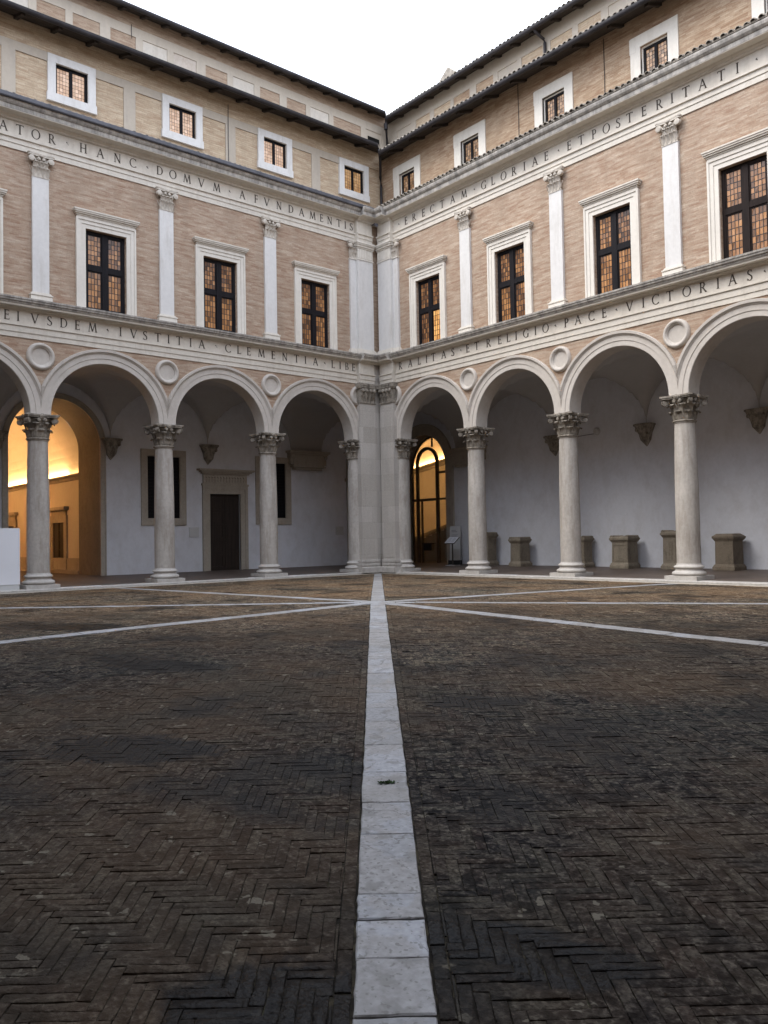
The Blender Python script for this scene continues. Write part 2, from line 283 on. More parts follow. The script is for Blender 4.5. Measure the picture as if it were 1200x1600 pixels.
class MB:
    def __init__(s): s.v = []; s.f = []; s.mi = []
    def add(s, vs, fs, mi=0):
        o = len(s.v); s.v += [tuple(p) for p in vs]
        for f in fs: s.f.append(tuple(o + i for i in f)); s.mi.append(mi)
        return s
    def quad(s, a, b, c, d, mi=0): return s.add((a, b, c, d), ((0, 1, 2, 3),), mi)
    def box(s, t0, t1, d0, d1, z0, z1, mi=0):
        if t0 > t1: t0, t1 = t1, t0
        if d0 > d1: d0, d1 = d1, d0
        if z0 > z1: z0, z1 = z1, z0
        v = [(t, d, z) for z in (z0, z1) for d in (d0, d1) for t in (t0, t1)]
        return s.add(v, ((0, 2, 3, 1), (4, 5, 7, 6), (0, 1, 5, 4), (2, 6, 7, 3), (0, 4, 6, 2), (1, 3, 7, 5)), mi)
    def prism(s, poly, z0, z1, mi=0):          # poly in (t, d)
        n = len(poly); v = [(p[0], p[1], z0) for p in poly] + [(p[0], p[1], z1) for p in poly]
        f = [tuple(range(n))[::-1], tuple(range(n, 2 * n))] + [(i, (i + 1) % n, n + (i + 1) % n, n + i) for i in range(n)]
        return s.add(v, f, mi)
    def sweep(s, prof, t0, t1, mi=0):          # closed profile of (d, z) run along t; t0/t1 numbers or functions of d
        n = len(prof); fa = t0 if callable(t0) else (lambda d: t0); fb = t1 if callable(t1) else (lambda d: t1)
        v = [(fa(d), d, z) for d, z in prof] + [(fb(d), d, z) for d, z in prof]
        f = [(i, (i + 1) % n, n + (i + 1) % n, n + i) for i in range(n)] + [tuple(range(n)), tuple(range(n, 2 * n))[::-1]]
        return s.add(v, f, mi)
    def lathe(s, prof, n=24, c=(0, 0, 0), axis='z', a0=0.0, a1=2 * pi, mi=0):   # prof of (r, h)
        full = abs(a1 - a0 - 2 * pi) < 1e-6; m_ = n if full else n + 1
        v = []
        for r, h in prof:
            for k in range(m_):
                a = a0 + (a1 - a0) * k / n
                if axis == 'z': v.append((c[0] + r * cos(a), c[1] + r * sin(a), c[2] + h))
                elif axis == 'd': v.append((c[0] + r * cos(a), c[1] + h, c[2] + r * sin(a)))
                else: v.append((c[0] + h, c[1] + r * cos(a), c[2] + r * sin(a)))
        f = []
        for i in range(len(prof) - 1):
            for k in range(n):
                k2 = (k + 1) % m_; f.append((i * m_ + k, i * m_ + k2, (i + 1) * m_ + k2, (i + 1) * m_ + k))
        return s.add(v, f, mi)
    def tube(s, pts, r, n=8, mi=0):
        P = [Vector(p) for p in pts]; v = []; up = Vector((0.13, 0.21, 0.97))
        for i, p in enumerate(P):
            d = (P[min(i + 1, len(P) - 1)] - P[max(i - 1, 0)]).normalized()
            a = d.cross(up); a = a.normalized() if a.length > 1e-4 else Vector((1, 0, 0)); b = d.cross(a)
            for k in range(n): v.append(p + (a * cos(2 * pi * k / n) + b * sin(2 * pi * k / n)) * r)
        f = [(i * n + k, i * n + (k + 1) % n, (i + 1) * n + (k + 1) % n, (i + 1) * n + k) for i in range(len(P) - 1) for k in range(n)]
        f += [tuple(range(n)), tuple(range((len(P) - 1) * n, len(P) * n))]
        return s.add(v, f, mi)
    def mesh(s, name, mats, smooth=None):
        me = bpy.data.meshes.new(name); me.from_pydata(s.v, [], s.f)
        for k in (mats if isinstance(mats, (list, tuple)) else [mats]): me.materials.append(MAT[k] if isinstance(k, str) else k)
        if any(s.mi): me.polygons.foreach_set('material_index', s.mi)
        b = bmesh.new(); b.from_mesh(me); bmesh.ops.recalc_face_normals(b, faces=b.faces); b.to_mesh(me); b.free()
        if smooth: me.shade_smooth(); me.set_sharp_from_angle(angle=radians(smooth))
        me.update(); return me

def put(name, me, parent=None, mw=I4, **props):
    o = bpy.data.objects.new(name, me); COL.objects.link(o)
    if parent is not None:
        o.parent = parent; o.matrix_local = WM[parent.name].inverted() @ mw
    else: o.matrix_local = mw
    WM[o.name] = mw.copy()
    for k, v in props.items(): o[k] = v
    return o
def build(mb, name, mats, parent=None, mw=I4, smooth=None, **props): return put(name, mb.mesh(name, mats, smooth), parent, mw, **props)
def T(t=0, d=0, z=0): return Matrix.Translation((t, d, z))
def thing(name, label, cat, loc=(0, 0, 0), group=None):
    o = bpy.data.objects.new(name, None); COL.objects.link(o); o.location = loc; o.empty_display_size = .3
    WM[o.name] = Matrix.Translation(loc); o['label'] = label; o['category'] = cat
    if group: o['group'] = group
    return o
def tag(o, label, cat, group=None):
    o['label'] = label; o['category'] = cat
    if group: o['group'] = group
    return o

def wall_rect(mb, t0, t1, z0, z1, d, holes=(), depth=0, mi=0, mir=None):
    """wall face at d with rectangular holes (ta,tb,za,zb); reveals go back by depth"""
    ts = sorted({t0, t1, *[h[0] for h in holes], *[h[1] for h in holes]}); zs = sorted({z0, z1, *[h[2] for h in holes], *[h[3] for h in holes]})
    ts = [t for t in ts if t0 <= t <= t1]; zs = [z for z in zs if z0 <= z <= z1]
    for a, b in zip(ts, ts[1:]):
        for c, e in zip(zs, zs[1:]):
            tm, zm = (a + b) / 2, (c + e) / 2
            if any(h[0] < tm < h[1] and h[2] < zm < h[3] for h in holes): continue
            mb.quad((a, d, c), (b, d, c), (b, d, e), (a, d, e), mi)
    for a, b, c, e in holes:
        if depth:
            k = mi if mir is None else mir
            mb.quad((a, d, c), (a, d, e), (a, d - depth, e), (a, d - depth, c), k); mb.quad((b, d, c), (b, d, e), (b, d - depth, e), (b, d - depth, c), k)
            mb.quad((a, d, e), (b, d, e), (b, d - depth, e), (a, d - depth, e), k); mb.quad((a, d, c), (b, d, c), (b, d - depth, c), (a, d - depth, c), k)
def arc_fill(mb, c, r, zs, ztop, d, n=24, depth=0, mi=0, mir=None):
    """fills between a half circle (c, zs, r) and the rectangle top ztop; soffit goes back by depth"""
    P = [(c - r * cos(pi * k / n), zs + r * sin(pi * k / n)) for k in range(n + 1)]
    for (a, za), (b, zb) in zip(P, P[1:]):
        mb.quad((a, d, za), (b, d, zb), (b, d, ztop), (a, d, ztop), mi)
        if depth: mb.quad((a, d, za), (b, d, zb), (b, d - depth, zb), (a, d - depth, za), mi if mir is None else mir)
def ring(mb, c, zs, prof, n=32, clamp=None, legs=None, mi=0):
    """open profile of (r, d) swept over a half circle"""
    rows = []
    for k in range(n + 1):
        a = pi * k / n; row = []
        for r, d in prof:
            u = -r * cos(a); z = zs + r * sin(a)
            dd = d
            if clamp and abs(u) > clamp: u = max(-clamp, min(clamp, u)); dd = min(d, .312)
            row.append((c + u, dd, z))
        rows.append(row)
    if legs is not None:
        rows = [[(p[0], p[1], legs) for p in rows[0]]] + rows + [[(p[0], p[1], legs) for p in rows[-1]]]
    m_ = len(prof); v = [p for row in rows for p in row]
    mb.add(v, [(i * m_ + j, i * m_ + j + 1, (i + 1) * m_ + j + 1, (i + 1) * m_ + j) for i in range(len(rows) - 1) for j in range(m_ - 1)], mi)

# ------------------------------------------------------------------ courtyard paving
SX, SY = 13.22, -11.29                                   # where the marble bands cross
CD = Vector((0.7697, -0.6383))
def gz(x, y):
    far = max((SX - x) / (SX - .62), (y - SY) / (-.62 - SY), 0) * .17
    s = (x - SX) * CD.x + (y - SY) * CD.y
    return .04 - max(far, .0266 * s)
KERB_D, KERB_TOP = .62, -.055
pav = MB(); NX = 40
xs = [KERB_D - .02 + (31 - KERB_D) * i / NX for i in range(NX + 1)]; ys = [-KERB_D + .02 - (27 - KERB_D) * i / NX for i in range(NX + 1)]
for i in range(NX):
    for j in range(NX):
        c = [(xs[a], ys[b]) for a, b in ((i, j), (i + 1, j), (i + 1, j + 1), (i, j + 1))]
        pav.add([(x, y, gz(x, y) - .0058) for x, y in c], ((0, 1, 2, 3),))
pavement = build(pav, 'courtyard_pavement', 'soil', kind='structure')

WB = .14                                                  # half width of the marble bands
angs = [140.25, 180.0, 221.0, 270.0, 320.47, 0.0, 42.0, 90.0]
angs = sorted(a % 360 for a in angs)
RD = [Vector((cos(radians(a)), sin(radians(a)))) for a in angs]
NB = len(RD)
S2 = Vector((SX, SY))
def corner_between(i, w):                                 # meeting point of ray i's left edge and ray i+1's right edge
    a, b = RD[i], RD[(i + 1) % NB]
    pa = Vector((-a.y, a.x)) * w; pb = Vector((b.y, -b.x)) * w
    det = a.x * (-b.y) + b.x * a.y; q = pb - pa
    return pa + a * ((q.x * (-b.y) + b.x * q.y) / det)
CR = [corner_between(i, WB) for i in range(NB)]
# slab joints measured along the near band
near_r = [.62, 1.1, 1.62, 2.2, 2.75, 3.1, 3.55, 4.05, 4.63, 5.17, 5.83, 6.3, 7.0, 7.65, 8.3, 8.95, 9.65, 10.28, 10.93, 11.47, 12.0, 12.43, 12.74, 13.1, 13.45, 13.9, 14.4, 14.9, 15.5, 16.0, 16.6, 17.2]
near_r = [.62, 1.0, 1.55, 2.1, 2.6, 3.0, 3.3, 3.55, 4.05, 4.63, 5.15, 5.65, 6.0, 6.45, 7.0, 7.55, 7.95, 8.53, 9.0, 9.66, 10.28, 10.83, 11.29, 11.96, 12.18, 12.47, 12.82, 13.3, 13.8, 14.3, 14.85]
def slab(poly):
    c = sum((Vector(p) for p in poly), Vector((0, 0))) / len(poly)
    mb = MB(); n = len(poly); dz = random.uniform(-.002, .003); z = lambda p: gz(p[0], p[1]) + .004 + dz
    if n == 4:
        poly = [Vector(a) + (Vector(b) - Vector(a)) * (k / 5) + Vector((random.uniform(-.0035, .0035), random.uniform(-.0035, .0035))) * (k > 0) for a, b in zip(poly, list(poly[1:]) + [poly[0]]) for k in range(5)]; n = len(poly)
    ins = [c + (Vector(p) - c) * (1 - random.uniform(.003, .009) / max(.1, (Vector(p) - c).length)) for p in poly]
    v = [(p[0], p[1], z(p) - .05) for p in poly] + [(p[0], p[1], z(p) - .005) for p in poly] + [(p[0], p[1], z(p)) for p in ins]
    f = [tuple(range(2 * n, 3 * n))] + [(k * n + i, k * n + (i + 1) % n, (k + 1) * n + (i + 1) % n, (k + 1) * n + i) for k in (0, 1) for i in range(n)]
    mb.add(v, f); build(mb, 'slab', 'slab', pavement)
slab([S2 + c * .985 for c in CR])
for i, dvec in enumerate(RD):
    w = WB - .004; nrm = Vector((-dvec.y, dvec.x))
    A = CR[(i - 1) % NB]; B = CR[i]                        # right and left start corners
    ang = angs[i]; near = abs(ang - 320.47) < 1
    rs = near_r if near else []
    if not near:
        r = .7
        while r < 25: rs.append(r); r += random.choice((.55, .7, .85, 1.0))
    r_max = 40
    for c0, d0 in ((SX - KERB_D - .22, -dvec.x), (-KERB_D - .22 - SY, dvec.y), (31 - SX, dvec.x), (SY + 26, -dvec.y)):
        if d0 > 1e-6: r_max = min(r_max, c0 / d0)
    if near: r_max = 14.85
    rs = [r for r in rs if r < r_max - .2] + [r_max]
    prev = None
    for r in rs:
        lo = [S2 + A + dvec * .005, S2 + B + dvec * .005] if prev is None else [S2 + dvec * (prev + .004) - nrm * w, S2 + dvec * (prev + .004) + nrm * w]
        ji = lambda: random.uniform(-.0025, .0025)
        slab([lo[0] + nrm * (.004 if prev is None else ji()), S2 + dvec * (r - .003 + ji()) - nrm * (w + ji()), S2 + dvec * (r - .003 + ji()) + nrm * (w + ji()), lo[1] - nrm * (.004 if prev is None else ji())])
        prev = r

# herringbone bricks on edge, aligned with the near band, cut along the bands
BL, BW = .27, .054
ax = RD[[abs(a - 320.47) < 1 for a in angs].index(True)]; ay = Vector((-ax.y, ax.x))
def clip(poly, p0, nrm):
    out = []
    for a, b in zip(poly, poly[1:] + poly[:1]):
        da, db = (a - p0).dot(nrm), (b - p0).dot(nrm)
        if da >= 0: out.append(a)
        if (da >= 0) != (db >= 0): out.append(a + (b - a) * (da / (da - db)))
    return out
def sector(p):
    a = math.degrees(math.atan2(p.y, p.x)) % 360
    for i in range(NB):
        if angs[i] <= a and (i == NB - 1 or a < angs[i + 1]): return i
    return NB - 1
CV = Vector((CAM.x, CAM.y)); FV = Vector((fw.x, fw.y)).normalized(); RV = Vector((rx.x, rx.y)).normalized()
def visible(p, pad=.9):
    q = p - CV; f = q.dot(FV); s = q.dot(RV)
    return f > 1.2 and abs(s) < f * .52 + pad
near_b, far = [], MB(); far_t = []
EDGE = WB + .064
g = .0010
pieces = []
# edging course: bricks laid lengthwise beside each band
for i, dvec in enumerate(RD):
    nrm = Vector((-dvec.y, dvec.x))
    for sgn in (1, -1):
        r = .55
        while r < 24:
            L = random.uniform(.22, .31); off = WB + .006
            poly = [S2 + dvec * (r + g) + nrm * sgn * off, S2 + dvec * (r + L - g) + nrm * sgn * off, S2 + dvec * (r + L - g) + nrm * sgn * (EDGE - g), S2 + dvec * (r + g) + nrm * sgn * (EDGE - g)]
            r += L; pieces.append(poly)
R = 27
NI = int(27 / BW)
for j in range(-NI, NI):
    for k in range(-54, 54):
        for kind in (0, 1):
            if kind == 0:
                u0, v0 = j * BW + 2 * BL * k, j * BW; u1, v1 = u0 + BL, v0 + BW
            else:
                u0, v0 = j * BW + 2 * BL * k - BW, j * BW; u1, v1 = u0 + BW, v0 + BL
            cu, cv_ = (u0 + u1) / 2, (v0 + v1) / 2
            c = ax * cu + ay * cv_; w = S2 + c
            if w.x < KERB_D or w.y > -KERB_D or w.x > 30 or w.y < -26.5: continue
            if not visible(w): continue
            wob = .0016
            P = [(u0 + g, v0 + g), (u1 - g, v0 + g), (u1 - g, v1 - g), (u0 + g, v1 - g)]
            poly = [S2 + ax * (a + random.uniform(-wob, wob)) + ay * (b + random.uniform(-wob, wob)) for a, b in P]
            si = sector(c); ea, eb = RD[si], RD[(si + 1) % NB]
            na, nb = Vector((-ea.y, ea.x)), Vector((eb.y, -eb.x))
            mn = min(min((p - S2).dot(na) for p in poly), min((p - S2).dot(nb) for p in poly))
            if mn < EDGE + .003:
                poly = clip(poly, S2 + na * (EDGE + .003), na)
                if len(poly) > 2: poly = clip(poly, S2 + nb * (EDGE + .003), nb)
                if len(poly) < 3: continue
            pieces.append(poly)
def brick_data(poly, near):
    c = sum(poly, Vector((0, 0))) / len(poly); n = len(poly)
    dz = max(-.0038, min(.004, random.gauss(0, .0016)))
    tx, ty = random.gauss(0, .006), random.gauss(0, .006)
    z = lambda p: gz(p.x, p.y) + dz + (p.x - c.x) * tx + (p.y - c.y) * ty
    return c, n, z
items = []
for poly in pieces:
    c = sum(poly, Vector((0, 0))) / len(poly)
    if not (KERB_D + .19 < c.x < 31 and -27 < c.y < -KERB_D - .19) or not visible(c): continue
    area = abs(sum(a.x * b.y - b.x * a.y for a, b in zip(poly, poly[1:] + poly[:1]))) / 2
    if area < .0006: continue
    q = c - CV; f = q.dot(FV); inside = abs(q.dot(RV)) < f * .475 and f > 2.35
    items.append((f if inside else 1e3 + f, poly, area))
items.sort(key=lambda t: t[0])
n_single = 0
for f, poly, area in items:
    near = f < 9 or 1e3 < f < 1009
    c, n, z = brick_data(poly, near)
    if n_single < 300 and f < 999 and area > .004:
        n_single += 1; mb = MB()
        # worn arrises: a rounded top edge with chipped corners
        ring0, ring1, ring2 = [], [], []
        for a, b in zip(poly, poly[1:] + poly[:1]):
            m_n = 6 if (b - a).length > .15 else 2
            for k in range(m_n):
                p = a + (b - a) * (k / m_n); ring0.append(p)
        for p in ring0:
            q = c - p; e = q.normalized(); ch = random.uniform(.002, .008) + (random.random() < .12) * random.uniform(.004, .014)
            ring1.append(p + e * random.uniform(0, .003)); ring2.append(p + e * ch)
        N = len(ring0)
        v = [(p.x - c.x, p.y - c.y, z(p) - .06 - gz(c.x, c.y)) for p in ring0] + [(p.x - c.x, p.y - c.y, z(p) - random.uniform(.001, .004) - gz(c.x, c.y)) for p in ring1] + [(p.x - c.x, p.y - c.y, z(p) + random.uniform(-.001, .001) - gz(c.x, c.y)) for p in ring2]
        fcs = [(k * N + i, k * N + (i + 1) % N, (k + 1) * N + (i + 1) % N, (k + 1) * N + i) for k in (0, 1) for i in range(N)] + [tuple(range(2 * N, 3 * N))]
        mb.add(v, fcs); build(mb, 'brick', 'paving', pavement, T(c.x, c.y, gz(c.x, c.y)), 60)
    elif near:
        ins = [p + (c - p).normalized() * random.uniform(.003, .007) for p in poly]
        v = [(p.x, p.y, z(p) - .03) for p in poly] + [(p.x, p.y, z(p) - .002) for p in poly] + [(p.x, p.y, z(p)) for p in ins]
        far.add(v, [(k * n + i, k * n + (i + 1) % n, (k + 1) * n + (i + 1) % n, (k + 1) * n + i) for k in (0, 1) for i in range(n)] + [tuple(range(2 * n, 3 * n))])
        far_t += [random.random()] * (2 * n + 1)
    else:
        v = [(p.x, p.y, z(p) - .02) for p in poly] + [(p.x, p.y, z(p)) for p in poly]
        far.add(v, [(i, (i + 1) % n, n + (i + 1) % n, n + i) for i in range(n)] + [tuple(range(n, 2 * n))])
        far_t += [random.random()] * (n + 1)
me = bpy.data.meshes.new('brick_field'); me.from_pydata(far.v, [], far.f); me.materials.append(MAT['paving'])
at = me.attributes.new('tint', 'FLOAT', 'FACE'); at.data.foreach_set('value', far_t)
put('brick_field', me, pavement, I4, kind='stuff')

# kerb and lower course round the two galleries, gallery floors
for side, W in (('L', L4), ('R', R4)):
    t = KERB_D + .002
    first = True
    tmx = 21.9 if side == 'L' else 25.9
    while t < tmx:
        L = random.uniform(1.1, 1.9); a, b = t + .003, min(t + L, tmx) - .003
        mb = MB(); dz = random.uniform(-.004, .004)
        prof = [(.20, -.3), (.20, KERB_TOP + dz), (.60, KERB_TOP + dz - .004), (KERB_D, KERB_TOP + dz - .02), (KERB_D, -.3)]
        if first: mb.sweep(prof, (lambda d: d + .003), b)
        else: mb.sweep(prof, a, b)
        build(mb, 'kerb_stone', 'kerb', pavement, W)
        mb = MB(); prof = [(KERB_D + .002, -.3), (KERB_D + .002, -.118), (KERB_D + .18, -.128), (KERB_D + .18, -.3)]
        mb.sweep(prof, (lambda d: d + .003) if first else a, b)
        build(mb, 'edging_stone', 'brown_stone', pavement, W)
        t += L; first = False
fl = MB(); gzf = lambda d: -.056 + .106 * (.2 - d) / 4.7
def gp(x, y, d): return (x, y, gzf(d))
fl.quad(gp(-4.6, 4.6, -4.6), gp(.2, -.2, .2), gp(.2, -28, .2), gp(-4.6, -28, -4.6)); fl.quad(gp(-4.6, 4.6, -4.6), gp(.2, -.2, .2), gp(32, -.2, .2), gp(32, 4.6, -4.6))
build(fl, 'gallery_floor', 'gallery', kind='structure')

# ------------------------------------------------------------------ shared carved pieces
def leaf(mb, ang, prof, w0, w1, curl=.5, lobes=3):
    """an acanthus leaf: strip following (r, z) profile, width w0 at foot, w1 at widest, scalloped edges"""
    n = len(prof); v = []
    ca, sa = cos(ang), sin(ang)
    for i, (r, z) in enumerate(prof):
        s = i / (n - 1); w = (w0 + (w1 - w0) * sin(min(1, s * 1.25) * pi / 2)) * (1 - .75 * max(0, s - .75) / .25) * (1 + .16 * (1 if i % 2 else -1) * (s > .15))
        for q, dr in ((-1, -.022), (-.45, .0), (0, .028), (.45, .0), (1, -.022)):
            rr = r + dr * (1 if s < .95 else .4); tt = q * w / 2
            v.append((rr * ca - tt * sa, rr * sa + tt * ca, z))
    f = [(i * 5 + k, i * 5 + k + 1, i * 5 + 5 + k + 1, i * 5 + 5 + k) for i in range(n - 1) for k in range(4)]
    return mb.add(v, f)
def abacus(mb, h, z0, z1, cut, conc, n=8):
    """concave-sided square slab with cut corners"""
    P = []
    for s in range(4):
        a = s * pi / 2
        for k in range(n + 1):
            q = -1 + 2 * k / n; t = q * (h - cut); d = h - conc * (1 - q * q)
            P.append((d * cos(a) - t * sin(a), d * sin(a) + t * cos(a)))
    return mb.prism(P, z0, z1)
def capital_mesh():
    mb = MB()
    mb.lathe([(.27, 0), (.315, 0), (.335, .02), (.335, .04), (.31, .055), (.285, .06)], 24)
    mb.lathe([(.285, .05), (.285, .30), (.30, .42), (.345, .54), (.40, .60), (.40, .62), (.1, .62)], 24)
    low = [(.285, .05), (.31, .12), (.325, .20), (.345, .265), (.39, .30), (.425, .285), (.425, .25)]
    up = [(.285, .10), (.315, .28), (.33, .38), (.365, .46), (.42, .495), (.465, .47), (.46, .435)]
    for k in range(8): leaf(mb, k * pi / 4 + pi / 8, up, .15, .21)
    for k in range(8): leaf(mb, k * pi / 4, low, .16, .22)
    for k in range(4):
        a = pi / 4 + k * pi / 2; M = Matrix.Rotation(a, 4, 'Z')
        for sg in (-1, 1):
            one = MB()
            # volute: a coiled ribbon turning in the plane of the diagonal
            pts = []
            for i in range(30):
                th = i / 29 * 4.2 * pi / 2 * 1.35; rr = .105 * (1 - i / 40)
                pts.append((.535 + rr * sin(th), .545 + rr * cos(th)))
            pts = [(.30, .40), (.36, .55), (.44, .635)] + pts
            w = .04
            v = [(p[0], sg * .012 + q, p[1]) for p in pts for q in ((0, sg * w))]
            one.add([M @ Vector(p) for p in v], [(2 * i, 2 * i + 1, 2 * i + 3, 2 * i + 2) for i in range(len(pts) - 1)])
            d = MB(); d.lathe([(.0, sg * .04), (.05, sg * .045), (.085, sg * .035), (.088, 0)], 14, (.535, 0, .545), 'd')
            one.add([M @ Vector(p) for p in d.v], d.f); mb.add(one.v, one.f)
        # inner scrolls and rosette on each face
        b = k * pi / 2; Mb = Matrix.Rotation(b, 4, 'Z')
        one = MB()
        for sg in (-1, 1):
            one.lathe([(0, .03), (.03, .035), (.055, .02), (.058, -.03)], 12, (.385, sg * .085, .575), 'x')
            one.tube([(.33, sg * .03, .42), (.36, sg * .06, .50), (.39, sg * .13, .57)], .018, 6)
        one.lathe([(0, .06), (.03, .058), (.055, .035), (.075, .03), (.06, 0), (.06, -.06)], 10, (.405, 0, .685), 'x')
        mb.add([Mb @ Vector(p) for p in one.v], one.f)
    abacus(mb, .475, .645, .685, .055, .085); abacus(mb, .505, .686, .737, .06, .095)
    return mb.mesh('capital', 'capital', 40)
CAPITAL = capital_mesh()
_m = MB(); _m.lathe([(.29, .0), (.325, 0), (.322, .2), (.322, 1.1), (.316, 2.2), (.300, 3.1), (.285, 3.75), (.283, 3.90), (.30, 3.915), (.30, 3.945)], 32); SHAFT = _m.mesh('shaft', 'column', 40)
_m = MB(); _m.lathe([(.2, .14), (.40, .14), (.445, .165), (.46, .20), (.445, .24), (.40, .262), (.385, .27), (.36, .30), (.352, .33), (.36, .345), (.385, .35), (.405, .375), (.40, .40), (.375, .42), (.345, .43), (.338, .45), (.325, .475), (.2, .475)], 32)
_m.box(-.48, .48, -.48, .48, 0, .14); BASE = _m.mesh('column_base', 'base', 40)

def pil_cap_mesh():
    """flat Corinthian capital for the upper pilasters: foot width .48, top .74, height .65, standing .14 proud"""
    mb = MB(); mb.box(-.255, .255, 0, .025, -.03, .0); mb.box(-.22, .22, 0, .02, 0, .55)
    def L(t, z0, h, w, out):
        pr = [(0.02, 0), (.035, h * .4), (.05, h * .7), (.05 + out * .6, h * .93), (.05 + out, h), (.05 + out * 1.15, h * .9)]
        n = len(pr); v = []
        for i, (d, z) in enumerate(pr):
            s = i / (n - 1); ww = w * (.75 + .4 * sin(s * pi * .8)) * (1 - .5 * max(0, s - .7) / .3) * (1 + .12 * (1 if i % 2 else -1))
            for q, dd in ((-1, -.02), (0, .02), (1, -.02)): v.append((t + q * ww / 2, d + dd, z0 + z))
        mb.add(v, [(i * 3 + k, i * 3 + k + 1, i * 3 + 4 + k, i * 3 + 3 + k) for i in range(n - 1) for k in (0, 1)])
    for t in (-.19, -.065, .065, .19): L(t, .0, .25, .13, .06)
    for t in (-.13, 0, .13): L(t, .12, .30, .15, .07)
    for sg in (-1, 1):
        mb.lathe([(0, .10), (.05, .105), (.085, .09), (.09, 0)], 14, (sg * .285, .03, .475), 'd')
        mb.tube([(sg * .10, .05, .28), (sg * .15, .07, .42), (sg * .24, .09, .545), (sg * .31, .09, .55)], .022, 6)
        mb.lathe([(0, .10), (.03, .10), (.05, .08), (.05, 0)], 10, (sg * .07, .02, .50), 'd')
        mb.add([(sg * .235, 0, 0), (sg * .24, .05, .02), (sg * .31, .05, .22), (sg * .33, 0, .25)], ((0, 1, 2, 3),))
    mb.lathe([(0, .15), (.04, .145), (.065, .11), (.055, .02)], 10, (0, 0, .60), 'd')
    P = [(-.37, 0), (-.37, .10), (-.33, .13)] + [(-.33 + .66 * k / 8, .13 - .05 * (1 - (2 * k / 8 - 1) ** 2)) for k in range(1, 8)] + [(.33, .13), (.37, .10), (.37, 0)]
    mb.prism(P, .57, .62); mb.prism([(a * 1.03, b * 1.08) for a, b in P], .621, .66)
    return mb.mesh('pilaster_capital', 'capital_light', 40)
PCAP = pil_cap_mesh()

